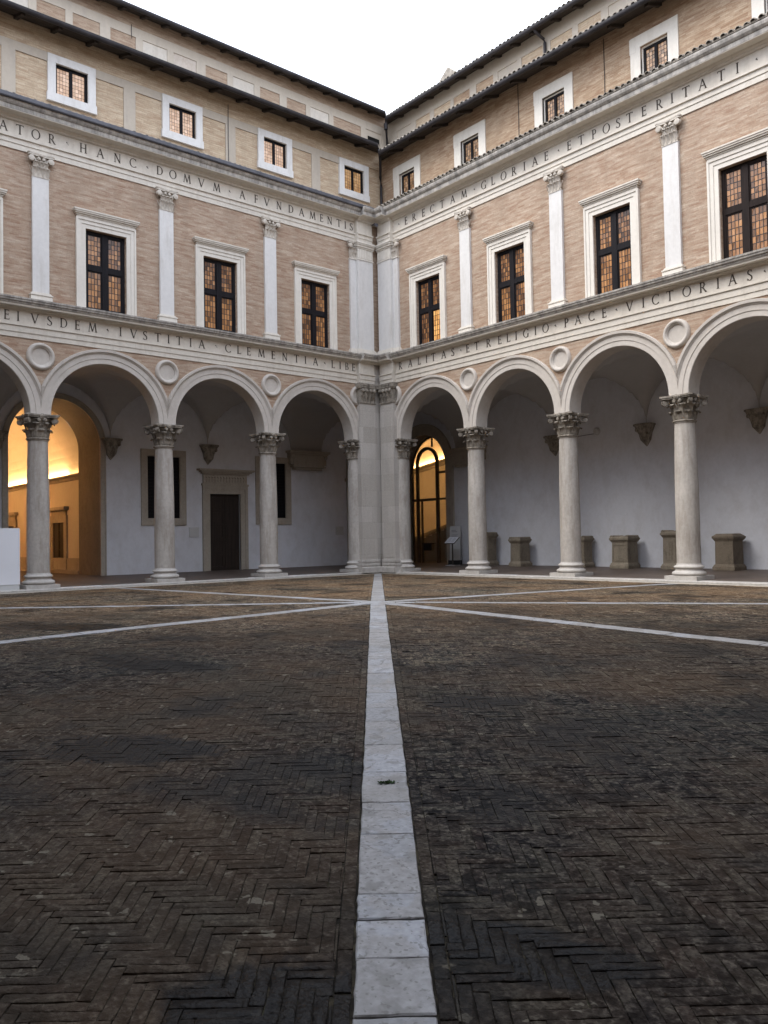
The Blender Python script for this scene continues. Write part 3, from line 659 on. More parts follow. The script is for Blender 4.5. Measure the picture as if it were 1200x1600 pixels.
# roman capitals, cap height 1, drawn with thick and thin strokes
TK, TN, SF = .12, .058, .035
def glyph(ch):
    Q = []; 
    def st(x0, y0, x1, y1, w):                             # straight stroke
        dx, dy = x1 - x0, y1 - y0; l = math.hypot(dx, dy)
        if abs(dy) > .3 * l: h = w / 2 / max(.55, abs(dy) / l); Q.append([(x0 - h, y0), (x0 + h, y0), (x1 + h, y1), (x1 - h, y1)])
        else: Q.append([(x0, y0 - w / 2), (x1, y1 - w / 2), (x1, y1 + w / 2), (x0, y0 + w / 2)])
    def sf(x, y, w=.30, up=True):                          # serif
        k = SF if up else -SF
        Q.append([(x - w / 2, y), (x + w / 2, y), (x + w / 4, y + k), (x - w / 4, y + k)])
    def bar(x0, x1, y, w=TN, ser=True, down=True):
        Q.append([(x0, y), (x1, y), (x1, y + w), (x0, y + w)])
    def tip(x, y0, y1): Q.append([(x - .05, y0), (x, y0), (x, y1), (x - .02, y1)])
    def arc(cx, cy, rx_, ry_, a0, a1, n=18):
        for k in range(n):
            p = []
            for a, inner in ((a0 + (a1 - a0) * k / n, 0), (a0 + (a1 - a0) * (k + 1) / n, 0), (a0 + (a1 - a0) * (k + 1) / n, 1), (a0 + (a1 - a0) * k / n, 1)):
                w = TN * .8 + (TK - TN * .8) * abs(cos(a)) ** 1.3
                p.append((cx + (rx_ - inner * w) * cos(a), cy + (ry_ - inner * w * .8) * sin(a)))
            Q.append(p)
    R_ = radians
    if ch == 'A': st(.40, 1, .08, 0, TN); st(.40, 1, .74, 0, TK); bar(.19, .58, .34); sf(.08, 0, .24); sf(.74, 0, .28); W = .82
    elif ch == 'V': st(.08, 1, .42, 0, TK); st(.76, 1, .42, 0, TN); sf(.08, 1, .28, False); sf(.76, 1, .24, False); W = .84
    elif ch == 'I': st(.15, 0, .15, 1, TK); sf(.15, 0); sf(.15, 1, .30, False); W = .3
    elif ch == 'L': st(.15, 0, .15, 1, TK); sf(.15, 0); sf(.15, 1, .3, False); bar(.2, .56, 0); tip(.58, 0, .2); W = .58
    elif ch == 'E': st(.15, 0, .15, 1, TK); bar(.05, .54, 0); bar(.05, .52, 1 - TN); bar(.2, .46, .5); tip(.56, 0, .18); tip(.53, 1, .84); tip(.47, .42, .64); W = .56
    elif ch == 'F': st(.15, 0, .15, 1, TK); sf(.15, 0); bar(.05, .52, 1 - TN); bar(.2, .46, .48); tip(.53, 1, .84); tip(.47, .40, .62); W = .54
    elif ch == 'T': st(.38, 0, .38, 1, TK); sf(.38, 0); bar(.02, .74, 1 - TN); tip(.76, 1, .82); Q.append([(.0, 1), (.05, 1), (.03, .82), (.0, .82)]); W = .76
    elif ch == 'H': st(.15, 0, .15, 1, TK); st(.67, 0, .67, 1, TK); bar(.2, .62, .48); sf(.15, 0); sf(.67, 0); sf(.15, 1, .3, False); sf(.67, 1, .3, False); W = .82
    elif ch == 'N': st(.12, 0, .12, 1, TN); st(.12, 1, .68, 0, TK); st(.68, 0, .68, 1, TN); sf(.12, 0, .24); sf(.68, 1, .24, False); sf(.08, 1, .2, False); W = .8
    elif ch == 'M': st(.06, 0, .18, 1, TN); st(.18, 1, .46, .05, TK); st(.74, 1, .46, .05, TN); st(.74, 1, .86, 0, TK); sf(.06, 0, .24); sf(.86, 0, .28); W = .92
    elif ch == 'O': arc(.45, .5, .45, .52, 0, 2 * pi, 28); W = .9
    elif ch == 'C': arc(.45, .5, .45, .52, R_(48), R_(312), 20); tip(.76, .98, .74); tip(.77, .02, .2); W = .78
    elif ch == 'G': arc(.45, .5, .45, .52, R_(48), R_(318), 20); tip(.76, .98, .74); st(.72, .04, .72, .42, TK * .9); sf(.72, .42, .26, False); W = .84
    elif ch == 'D': st(.15, 0, .15, 1, TK); bar(.05, .36, 0); bar(.05, .36, 1 - TN); arc(.34, .5, .44, .5, -pi / 2, pi / 2, 16); W = .78
    elif ch in 'PR':
        st(.15, 0, .15, 1, TK); sf(.15, 0); bar(.05, .34, 1 - TN); bar(.2, .34, .46); arc(.33, .73, .24, .27, -pi / 2, pi / 2, 12); W = .58
        if ch == 'R': st(.34, .48, .68, 0, TK); sf(.69, 0, .22); W = .72
    elif ch == 'B': st(.15, 0, .15, 1, TK); bar(.05, .34, 0); bar(.05, .34, 1 - TN); bar(.2, .34, .5); arc(.33, .77, .21, .235, -pi / 2, pi / 2, 12); arc(.33, .275, .26, .275, -pi / 2, pi / 2, 12); W = .6
    elif ch == 'S': 
        arc(.27, .755, .235, .245, R_(35), R_(250), 12); arc(.27, .255, .25, .265, R_(-145), R_(70), 12)
        Q.append([(.13, .60), (.22, .66), (.43, .45), (.34, .38)]); tip(.46, .97, .78); Q.append([(.02, .22), (.06, .22), (.05, .03), (.02, .03)]); W = .52
    elif ch == '.': Q.append([(0, .52), (.17, .62), (.12, .42)]); Q.append([(.12, .42), (.17, .50), (.25, .33)]); W = .22
    else: Q.append([(.02, .62), (.13, .66), (.15, .50)]); Q.append([(.10, .55), (.15, .50), (.30, .36)]); W = .28
    mb = MB()
    for q in Q:
        n = len(q); x0 = W / 2
        v = [(p[0] - x0, p[1], 0) for p in q] + [(p[0] - x0, p[1], .012) for p in q]
        mb.add(v, [tuple(range(n)), tuple(range(n, 2 * n))] + [(i, (i + 1) % n, n + (i + 1) % n, n + i) for i in range(n)])
    me = mb.mesh('letter', 'letter'); return me
GL = {}
def letter(ch, parent, side, t, d, z, h):
    if ch not in GL: GL[ch] = glyph(ch)
    # columns: right along the wall as read, up, out of the wall
    if side == 'L': M = Matrix(((0, 0, 1, d), (1, 0, 0, -t), (0, 1, 0, z), (0, 0, 0, 1)))
    else: M = Matrix(((1, 0, 0, t), (0, 0, -1, -d), (0, 1, 0, z), (0, 0, 0, 1)))
    put('letter', GL[ch], parent, M @ Matrix.Diagonal((h, h, 1, 1)))
TXT = {
 ('L', 0): ('EIVSDEM.IVSTITIA,CLEMENTIA.LIBE', [14.31, 13.99, 13.52, 13.1, 12.69, 12.28, 11.81, 11.34, 10.92, 10.49, 10.11, 9.67, 9.3, 8.92, 8.51, 8.1, 7.56, 7.1, 6.67, 6.28, 5.76, 5.27, 4.77, 4.26, 3.86, 3.41, 2.98, 2.59, 2.25, 1.93, 1.6]),
 ('R', 0): ('RALITAS.ETRELIGIO.PACE.VICTORIAS.', [1.59, 2.16, 2.66, 3.07, 3.44, 3.98, 4.45, 4.85, 5.19, 5.63, 6.18, 6.69, 7.08, 7.42, 7.84, 8.24, 8.65, 9.04, 9.47, 9.91, 10.41, 10.86, 11.29, 11.74, 12.19, 12.58, 13.03, 13.54, 14.01, 14.44, 14.84, 15.3, 15.69]),
 ('L', 1): ('ATOR,HANC.DOMVM.AFVNDAMENTIS', [14.38, 13.92, 13.47, 13.01, 12.55, 12.06, 11.53, 10.98, 10.47, 9.99, 9.56, 9.09, 8.58, 8.05, 7.47, 6.97, 6.46, 5.9, 5.45, 4.93, 4.42, 3.94, 3.44, 3.03, 2.64, 2.2, 1.89, 1.6]),
 ('R', 1): ('.ERECTAM.GLORIAE.ETPOSTERITATI.', [1.65, 2.07, 2.53, 3.05, 3.53, 4.06, 4.6, 5.17, 5.67, 6.12, 6.55, 7.03, 7.49, 7.94, 8.38, 8.84, 9.33, 9.74, 10.2, 10.67, 11.11, 11.52, 11.91, 12.38, 12.87, 13.27, 13.69, 14.18, 14.71, 15.15, 15.66])}

# shared window meshes (origin at the opening's centre line, d = wall face, z absolute)
def bars(mb, t0, t1, d0, d1, z0, z1, w):
    mb.box(t0, t0 + w, d0, d1, z0, z1); mb.box(t1 - w, t1, d0, d1, z0, z1); mb.box(t0 + w, t1 - w, d0, d1, z0, z0 + w); mb.box(t0 + w, t1 - w, d0, d1, z1 - w, z1)
def win_frame():
    mb = MB(); a, b, zt = .65, .95, 10.94
    for s in (-1, 1):
        mb.box(s * a, s * (a + .13), -.16, .045, 8.40, zt); mb.box(s * (a + .13), s * (b - .06), -.05, .065, 8.40, zt + .13); mb.box(s * (b - .06), s * b, -.05, .09, 8.40, zt + .24)
    mb.box(-a - .13, a + .13, -.16, .045, zt, zt + .13); mb.box(-b + .06, b - .06, -.05, .065, zt + .13, zt + .24); mb.box(-b, b, -.05, .09, zt + .24, zt + .30)
    return mb.mesh('window', 'marble_warm')
def win_hood():
    mb = MB()
    for z0, z1, p in ((11.24, 11.29, .07), (11.29, 11.335, .09), (11.335, 11.38, .13), (11.38, 11.43, .16), (11.43, 11.475, .18)): mb.box(-.86 - p, .86 + p, -.05, p + .02, z0, z1)
    return mb.mesh('hood', 'trav')
def win_sash():
    mb = MB(); d0, d1 = -.17, -.10
    bars(mb, -.65, .65, d0, d1, 8.42, 10.94, .095)
    mb.box(-.09, .09, d0, d1 + .012, 8.515, 10.845); mb.box(-.555, -.09, d0, d1 + .004, 9.70, 9.86); mb.box(.09, .555, d0, d1 + .004, 9.70, 9.86)
    for (a, b) in ((-.555, -.09), (.09, .555)):
        for (c, e) in ((8.515, 9.70), (9.86, 10.845)): bars(mb, a, b, d0 + .005, d1 - .018, c, e, .035)
    return mb.mesh('sash', None or 'sash')
def panes(rects, d, nx, nz, gap=.007):
    mb = MB()
    for (a, b, c, e) in rects:
        for i in range(nx):
            for j in range(nz):
                t0, t1 = a + (b - a) * i / nx + gap, a + (b - a) * (i + 1) / nx - gap; z0, z1 = c + (e - c) * j / nz + gap, c + (e - c) * (j + 1) / nz - gap
                q = [random.uniform(-.004, .004) for _ in range(4)]
                mb.quad((t0, d + q[0], z0), (t1, d + q[1], z0), (t1, d + q[2], z1), (t0, d + q[3], z1))
    return mb
def leads(rects, d, nx, nz, w=.008):
    mb = MB()
    for (a, b, c, e) in rects:
        for i in range(nx + 1): t = a + (b - a) * i / nx; mb.box(t - w, t + w, d - .008, d + .008, c, e)
        for j in range(nz + 1): z = c + (e - c) * j / nz; mb.box(a, b, d - .006, d + .006, z - w, z + w)
    return mb
WF, WH = win_frame(), win_hood()
_s = win_sash(); WS = {'sash': _s, 'sash_brown': _s.copy()}; WS['sash_brown'].materials[0] = MAT['sash_brown']
LR = [(a, b, c, e) for (a, b) in ((-.52, -.125), (.125, .52)) for (c, e) in ((8.55, 9.665), (9.895, 10.81))]
LR = [(-.52, -.125, 8.55, 9.665), (.125, .52, 8.55, 9.665), (-.52, -.125, 9.895, 10.81), (.125, .52, 9.895, 10.81)]
WL = leads(LR, -.140, 4, 6).mesh('leading', 'black')
def big_window(wing, W, c, sash, glass, face=.28):
    w = put('window', WF, wing, W @ T(c, face, 0)); M = W @ T(c, face, 0)
    put('hood', WH, w, M); put('sash', WS[sash], w, M); put('leading', WL, w, M)
    for k, r in enumerate(LR): build(panes([r], -.140, 4, 6), 'pane', glass[k], w, M)

# ------------------------------------------------------------------ the two wings of the palace
def tiles(mb, t0, t1, d0, z0, d1, z1, per=.215, r=.088):
    n = int((t1 - t0) / per); 
    for i in range(n):
        t = t0 + (i + .5) * per + random.uniform(-.012, .012); dd = random.uniform(-.02, .025); sgn = -1 if d1 < d0 else 1
        cs = 7; v = []
        for (d, z, rr) in ((d0 - sgn * dd, z0, r), (d1, z1, r * .92)):
            for k in range(cs + 1): a = pi * k / cs; v.append((t - rr * cos(a), d, z + rr * sin(a) * .95))
        for (d, z, rr) in ((d0 - sgn * dd, z0, r - .018),):
            for k in range(cs + 1): a = pi * k / cs; v.append((t - rr * cos(a), d, z + rr * sin(a) * .95))
        m_ = cs + 1
        mb.add(v, [(k, k + 1, m_ + k + 1, m_ + k) for k in range(cs)] + [(k, k + 1, 2 * m_ + k + 1, 2 * m_ + k) for k in range(cs)])

def make_wing(side):
    W = L4 if side == 'L' else R4
    TEND = 21.9 if side == 'L' else 25.9
    t0 = 1.36 if side == 'L' else 1.20
    pa, pb = (.70, 1.46) if side == 'L' else (.56, 1.33)
    lab = ('brick palace wing with gallery doorway and glowing passage arch, left of the corner pier' if side == 'L' else
           'brick palace wing with row of stone altars in its gallery, right of the corner pier')
    wing = thing('palace_wing', lab, 'palace', (0.25, -11, 0) if side == 'L' else (11, -0.25, 0))
    P = lambda mb, name, mat, parent=None, smooth=None, **k: build(mb, name, mat, parent or wing, W, smooth, **k)
    cols = [t0 + 4 * k for k in range(0, 6 if side == 'L' else 7)]
    # columns
    for t in cols:
        M = W @ T(t, 0, -.08)
        c = put('column', SHAFT, wing, W @ T(t, 0, .39)); put('capital', CAPITAL, c, W @ T(t, 0, 4.33)); put('base', BASE, c, M)
    # arches, roundels, spandrels
    ar = MB(); zs = 5.10
    ring(ar, 0, zs, [(1.70, -.28), (1.70, .285), (1.715, .30), (1.86, .30), (1.865, .318), (2.01, .318), (2.015, .335), (2.04, .35), (2.065, .385), (2.135, .39), (2.145, .375), (2.145, .25)], 48, 2.0, 5.066)
    AR = ar.mesh('arch', 'arch', 30)
    rd = MB(); rd.lathe([(0, .288), (.25, .288), (.262, .30), (.272, .335), (.295, .345), (.305, .37), (.335, .385), (.365, .38), (.39, .355), (.405, .33), (.41, .30), (.41, .26)], 40, axis='d'); RDm = rd.mesh('roundel', 'arch', 35)
    sp = MB()
    for k, t in enumerate(cols[:-1]):
        put('arch', AR, wing, W @ T(t + 2, 0, 0))
        arc_fill(sp, t + 2, 1.72, zs, 7.30, .28, 40); arc_fill(sp, t + 2, 1.72, zs, 7.30, -.28, 40, mi=1)
        for s in (t, t + 4 - .28):
            for d, mi in ((.28, 0), (-.28, 1)): sp.quad((s, d, 5.06), (s + .28, d, 5.06), (s + .28, d, 7.30), (s, d, 7.30), mi)
    P(sp, 'spandrel_wall', ['brick', 'vault'])
    for t in cols: put('roundel', RDm, wing, W @ T(t, 0, 6.79))
    # corner pier
    pr = MB(); pr.box(pa, pb, -.3, .50, -.06, 6.5)
    pr.box(pa + .10, pb - .09, .50, .512, .5, 6.42)
    if side == 'L': pr.box(-.3, pa, -.3, .40, -.06, 8.2)
    else: pr.box(.402, pa, -.3, .38, -.06, 8.2)
    pier = P(pr, 'corner_pier', 'pier')
    q = MB(); q.box(-.25, pa - .001, -.25, .385 if side == 'L' else .37, 8.2, 14.05); P(q, 'corner_slot', 'brick_dark', pier)
    bs = MB()
    mit = lambda d: d + .002
    bs.sweep([(.3, -.08), (.3, .14), (.66, .14), (.70, .12), (.70, -.08)], mit, pb + .16)
    for z0, z1, p in ((.14, .19, .13), (.19, .25, .15), (.25, .29, .10), (.29, .32, .07), (.32, .38, .10), (.38, .42, .06)): bs.sweep([(.3, z0), (.3, z1), (.50 + p, z1), (.50 + p, z0)], (lambda d: d + .05), pb + p)
    P(bs, 'base', 'base', pier)
    cp = MB(); cp.box(pa - .02, pb + .03, .2, .54, 6.5, 6.54); cp.box(pa, pb, .2, .515, 6.54, 7.06)
    n = 4
    for k in range(n):
        t = pa + (pb - pa) * (k + .5) / n
        for (zz, h, o) in ((6.55, .24, .06), (6.68, .30, .09)):
            v = []; prf = [(.515, 0), (.535, h * .5), (.54 + o * .5, h * .9), (.54 + o, h), (.545 + o, h * .85)]
            for i, (d, z) in enumerate(prf):
                w = .085 * (1 + .2 * (1 if i % 2 else -1)) * (1 if i < 4 else .6)
                for q, dd in ((-1, -.02), (0, .02), (1, -.02)): v.append((t + q * w, d + dd, zz + z))
            cp.add(v, [(i * 3 + j, i * 3 + j + 1, i * 3 + 4 + j, i * 3 + 3 + j) for i in range(4) for j in (0, 1)])
        cp.lathe([(0, .64), (.05, .635), (.075, .60), (.08, .50)], 10, (t, 0, 6.99), 'd')
    cp.box(pa - .02, pb + .06, .2, .58, 7.06, 7.11); cp.sweep([(.2, 7.11), (.2, 7.16), (.60, 7.16), (.60, 7.11)], mit, pb + .08)
    nb_ = 13
    for k in range(nb_): t = pa + (pb + .05 - pa) * (k + .5) / nb_; cp.box(t - .022, t + .022, .56, .61, 7.17, 7.22)
    cp.sweep([(.2, 7.16), (.2, 7.28), (.57, 7.28), (.57, 7.225), (.55, 7.22), (.55, 7.16)], (lambda d: d + .003), pb + .05)
    P(cp, 'capital', 'capital', pier, 40)

    # entablatures: architrave + frieze, cornice, letters
    def entab(A, C, shift, zt, row, cmat):
        fr = MB(); fr.sweep(A, pb, TEND); fr.sweep([(d + (shift if d > .15 else 0), z) for d, z in A], pa, pb)
        e = P(fr, 'entablature', 'trav')
        for (prof, mat) in C:
            cb = MB(); cb.sweep(prof, pb + .002, TEND); cb.sweep([(d + (shift if d > .25 else 0), z) for d, z in prof], (lambda d: d + .001), pb + .0)
            # return of the projection at the pier edge is covered by a mitred step
            P(cb, 'cornice', mat, e)
        s, xs_ = TXT[(side, row)]
        for ch, t in zip(s, xs_):
            letter(ch, e, side, t, .3005, zt, .28)
        return e
    A0 = [(.1, 7.28), (.312, 7.28), (.312, 7.43), (.335, 7.43), (.335, 7.60), (.372, 7.615), (.372, 7.65), (.30, 7.66), (.30, 8.075), (.1, 8.075)]
    C0a = [(.1, 8.075), (.34, 8.075), (.36, 8.10), (.40, 8.115), (.40, 8.14), (.55, 8.145), (.565, 8.205), (.1, 8.205)]
    C0b = [(.1, 8.205), (.585, 8.205), (.60, 8.25), (.635, 8.265), (.645, 8.315), (.665, 8.325), (.67, 8.375), (.45, 8.43), (.1, 8.47)]
    entab(A0, [(C0a, 'trav'), (C0b, 'weath')], .18, 7.755, 0, 'weath')
    A1 = [(.1, 12.81), (.312, 12.81), (.312, 12.975), (.335, 12.975), (.335, 13.11), (.385, 13.125), (.385, 13.175), (.30, 13.185), (.30, 13.64), (.1, 13.64)]
    C1a = [(.1, 13.64), (.34, 13.64), (.37, 13.665), (.37, 13.69), (.43, 13.72), (.46, 13.755), (.70, 13.765), (.70, 13.785), (.1, 13.785)]
    C1b = [(.1, 13.785), (.71, 13.785), (.715, 13.90), (.745, 13.915), (.79, 13.965), (.81, 14.03), (.81, 14.07), (.1, 14.14)]
    entab(A1, [(C1a, 'trav'), (C1b, 'weath')], .18, 13.285, 1, 'weath')

    # first floor: brick wall, pilasters, windows
    wc = [t0 + 2 + 4 * k for k in range(5 if side == 'L' else 6)]
    wl = MB(); wall_rect(wl, -.28, TEND, 8.30, 12.85, .28, [(c - .64, c + .64, 8.31, 10.93) for c in wc], .5)
    P(wl, 'brick_wall', 'brick')
    ps = MB(); ps.box(-.24, .24, .2, .37, 8.66, 12.13); PSm = ps.mesh('pilaster', 'marble')
    pb_m = MB()
    for z0, z1, p in ((8.40, 8.54, .07), (8.54, 8.575, .06), (8.575, 8.61, .085), (8.61, 8.64, .05), (8.64, 8.67, .03)): pb_m.box(-.24 - p, .24 + p, .2, .37 + p, z0, z1)
    PBm = pb_m.mesh('pilaster_base', 'marble_warm')
    for t in cols[1:]:
        p = put('pilaster', PSm, wing, W @ T(t, 0, 0)); put('pilaster_capital', PCAP, p, W @ T(t, .36, 12.15)); put('pilaster_base', PBm, p, W @ T(t, 0, 0))
    # corner pilasters
    up = MB(); up.box(pa, pb, .2, .50, 8.62, 12.12); up.box(pb, pb + .27, .2, .37, 8.62, 12.12)
    cpil = P(up, 'corner_pilaster', 'marble')
    ub = MB()
    for z0, z1, p in ((8.40, 8.54, .07), (8.54, 8.58, .06), (8.58, 8.62, .03)):
        ub.box(pa - p, pb + p, .2, .50 + p, z0, z1); ub.box(pb + p, pb + .27 + p, .2, .37 + p, z0, z1)
    P(ub, 'pilaster_base', 'marble_warm', cpil)
    uc = MB(); uc.box(pa - .02, pb + .02, .2, .525, 12.12, 12.17); uc.box(pb + .02, pb + .29, .2, .395, 12.12, 12.17); uc.box(pa, pb, .2, .50, 12.17, 12.62); uc.box(pb, pb + .25, .2, .37, 12.17, 12.62)
    nf = 9
    for k in range(nf): t = pa + (pb - pa) * (k + .5) / nf; uc.box(t - .028, t + .028, .50, .516, 12.2, 12.55)
    for z0, z1, p in ((12.57, 12.62, .03), (12.62, 12.69, .07), (12.69, 12.75, .10), (12.75, 12.81, .13)): uc.sweep([(.2, z0), (.2, z1), (.50 + p, z1), (.50 + p, z0)], pa - .03, pb + p)
    for k in range(11): t = pa + (pb - pa) * (k + .5) / 11; uc.box(t - .022, t + .022, .59, .615, 12.70, 12.745)
    pc = bpy.data.meshes; 
    P(uc, 'pilaster_capital', 'marble_warm', cpil)
    put('pilaster_capital', PCAP, cpil, W @ T(pb + .02, .36, 12.15))
    for k, c in enumerate(wc):
        # order: two lower lights, two upper lights, in the direction of t
        A_, B_ = 'amber', 'amber_deep'
        gl4 = {('L', 0): (A_, B_, B_, B_), ('L', 1): (A_, A_, B_, B_), ('L', 2): (A_, A_, B_, A_), ('R', 0): (B_, 'amber_lit', B_, B_), ('R', 1): (A_, B_, B_, B_), ('R', 2): (A_, A_, A_, B_)}.get((side, k), (A_, A_, A_, A_))
        big_window(wing, W, c, 'sash' if side == 'L' or k < 3 else 'sash_brown', gl4)

    # roof over the lower cornice, attic wall and windows
    AD = -1.70
    rf = MB(); e0 = .80
    rf.sweep([(e0, 14.10), (e0, 14.15), (AD, 14.98), (AD, 14.88)], (lambda d: d), TEND)
    roof = P(rf, 'lower_roof', 'tile')
    tl = MB(); tiles(tl, .95, TEND, e0 + .05, 14.125, e0 - .9, 14.43, .20, .075); P(tl, 'roof_tiles', 'tile', roof, 40, kind='stuff')
    if side == 'L':
        ld = MB(); ld.sweep([(.70, 14.035), (.70, 14.14), (.87, 14.165), (.885, 14.15), (.885, 14.05), (.86, 14.02)], (lambda d: d + .002), TEND); P(ld, 'gutter', 'lead', roof)
    if side == 'L': ac = [-.17, 3.77, 7.72, 11.69, 15.65, 19.6]; oh, oz0, oz1, fw_, fz0, fz1 = .53, 15.94, 16.96, .785, 15.66, 17.22
    else: ac = [-.02, 3.63, 7.66, 11.58, 15.5, 19.4]; oh, oz0, oz1, fw_, fz0, fz1 = .48, 15.72, 16.68, .83, 15.40, 17.06
    at_ = MB(); holes = [(c - oh, c + oh, oz0, oz1) for c in ac]
    bm_ = 'brick_yellow' if side == 'L' else 'brick_ochre'
    wall_rect(at_, AD - .04, TEND, 14.2, 18.08 if side == 'L' else 17.78, AD - (.04 if side == 'L' else 0), holes, .4)
    attic = P(at_, 'attic_wall', bm_)
    if side == 'L':
        st_ = MB(); mids = [(a + b) / 2 for a, b in zip(ac, ac[1:])]
        for mt in mids: q = MB(); q.box(mt - .21, mt + .21, AD - .05, AD, 14.2, 16.95); P(q, 'plaster_band', 'grey_plaster', attic)
        edges = [-1.2] + [x for c in ac for x in (c - fw_, c + fw_)] + [TEND]
        for a, b in zip(edges[2::2], edges[3::2]): q = MB(); q.box(a, b, AD - .05, AD, 16.95, 17.24); P(q, 'plaster_band', 'grey_plaster', attic)
        ub_ = MB(); ub_.box(AD, TEND, AD - .05, AD - .002, 17.24, 18.08); P(ub_, 'brick_band', 'brick_yellow', attic)
    for k, c in enumerate(ac):
        M = W @ T(c, AD, 0); f = MB()
        jd = .045
        for s in (-1, 1): f.box(s * oh, s * fw_, -.12, jd, oz0, oz1)
        f.box(-fw_, fw_, -.12, jd + .003, oz1, fz1); f.box(-fw_ - (.03 if side == 'L' else 0), fw_ + (.03 if side == 'L' else 0), -.12, jd + .02, fz0, oz0)
        if side == 'R': 
            f.box(-fw_ - .02, -fw_ + .2, -.12, jd + .006, oz1 - .12, fz1 - .02)
            bars(f, -oh, oh, -.22, -.06, oz0, oz1, .045)
        w = put('attic_window', f.mesh('attic_window', 'marble' if side == 'L' else 'marble_warm'), wing, M)
        s_ = MB(); o = 0 if side == 'L' else .045; A, B, C_, D_ = -oh + o, oh - o, oz0 + o, oz1 - o
        bars(s_, A, B, -.16, -.09, C_, D_, .075); s_.box(-.05, .05, -.16, -.08, C_ + .075, D_ - .075); put('sash', s_.mesh('sash', 'sash'), w, M)
        gl_ = [(A + .075, -.05, C_ + .075, D_ - .075), (.05, B - .075, C_ + .075, D_ - .075)]
        nx, nz = (4, 7) if side == 'L' else (3, 6)
        gm = ('peach' if k >= 1 else 'peach_warm') if side == 'L' else 'attic_amber'
        for r in gl_: put('pane', panes([r], -.13, nx, nz, .003).mesh('pane', gm), w, M)
        put('leading', leads(gl_, -.13, nx, nz, .0035 if side == 'L' else .005).mesh('leading', 'black'), w, M)
    # upper eaves
    def eave(name, gd, gz_, wd, wz, slope_to, tile_lip, nraf):
        r_ = MB(); r_.sweep([(gd, gz_ + .04), (gd, gz_ + .13), (slope_to[0], slope_to[1] + .1), (slope_to[0], slope_to[1])], (lambda d: d), TEND)
        ro = P(r_, name, 'tile')
        bd = MB(); bd.sweep([(gd - .02, gz_ + .0), (gd - .02, gz_ + .04), (wd - .1, wz + .02), (wd - .1, wz - .03)], (lambda d: d), TEND); P(bd, 'soffit_board', 'rafter', ro)
        rm = MB(); h = .13
        rm.sweep([(wd, wz - .03), (wd, wz - .03 - h), (gd - .12, gz_ + .02 - h * .7), (gd - .12, gz_ + .02)], -.06, .06); rme = rm.mesh('rafter', 'rafter')
        step = (TEND + 1) / nraf
        for i in range(nraf):
            t = gd + .5 + i * step
            if t < TEND: put('rafter', rme, ro, W @ T(t, 0, 0))
        gt = MB(); n = 8; prf = [(gd + .0 + .085 * cos(pi + pi * k / n), gz_ + .06 + .10 * sin(pi + pi * k / n)) for k in range(n + 1)]
        prf = prf + [(gd + .085, gz_ + .10), (gd - .085, gz_ + .10)]
        gt.sweep(prf, (lambda d: d + .002), TEND); P(gt, 'gutter', 'gutter', ro, 40)
        tl = MB(); tiles(tl, gd + .1, TEND, gd + (.05 if tile_lip else -.05), gz_ + (.12 if tile_lip else .07), gd - .9, gz_ + .12 + .9 * (slope_to[1] - gz_) / (gd - slope_to[0])); P(tl, 'roof_tiles', 'tile', ro, 40, kind='stuff')
        return ro
    eave('middle_roof', -.78, 17.72 if side == 'L' else 17.36, AD, 18.08 if side == 'L' else 17.78, (-4.7, 19.2 if side == 'L' else 19.0), side == 'R', 20)
    # top storey with framed panels
    TD = -4.70; ztop = 21.83 if side == 'L' else 21.55
    tp = MB(); tp.box(TD, TEND, TD - .3, TD - .05, 18.2, ztop)
    if side == 'L': tp.box(TD, TEND, TD - .05, TD - .003, 21.24, ztop)
    top = P(tp, 'top_storey_wall', 'brick_dark' if side == 'L' else 'brick_ochre')
    if side == 'L': pn = [(-4.31, -3.35), (-3.04, -1.41), (-1.15, -.11), (.14, 1.17), (1.54, 2.55), (2.84, 3.87), (4.14, 5.15), (5.56, 6.57), (6.84, 7.86), (8.15, 9.16), (9.56, 10.58), (10.85, 11.87), (12.15, 13.17), (13.45, 14.47), (14.75, 15.77)]
    else: pn = [(-3.98, -2.97), (-2.65, -1.69), (-1.43, -.35), (-.15, .84), (1.23, 2.23), (2.49, 3.54), (3.78, 4.88), (5.26, 6.32), (6.59, 7.63), (7.95, 8.98), (9.28, 10.3), (10.6, 11.62), (11.95, 12.97), (13.3, 14.3), (14.65, 15.7)]
    fr = MB(); wall_rect(fr, TD, TEND, 18.4, 21.24 if side == 'L' else ztop, TD, [(a, b, 18.9, 20.87) for a, b in pn], .06)
    P(fr, 'panel_frame', 'grey_plaster', top)
    for k, (a, b) in enumerate(pn):
        q = MB(); q.box(a, b, TD - .05, TD - .035, 18.9, 20.87)
        if side == 'L': mt = 'grey_plaster' if k == 0 else ('brick_dark', 'brick_dark', 'render_pale', 'brick_dark', 'brick_dark', 'render_pale', 'brick_dark', 'render_grey', 'render_pale', 'brick_dark', 'brick_dark', 'brick_dark', 'render_pale', 'brick_dark', 'brick_dark')[k]
        else: mt = ('grey_plaster', 'brick_yellow', 'brick_yellow', 'brick_ochre', 'brick_ochre', 'grey_plaster', 'brick_yellow', 'brick_yellow', 'brick_yellow')[k % 9]
        P(q, 'panel', mt, top)
        if side == 'L' and k == 0: q = MB(); q.box(a + .12, b - .12, TD - .034, TD - .02, 18.9, 20.58); P(q, 'opening', 'dark', top)
    eave('top_roof', -4.02, 21.50 if side == 'L' else 21.22, TD, ztop, (-9.5, 23.72 if side == 'L' else 23.44), side == 'R', 26)
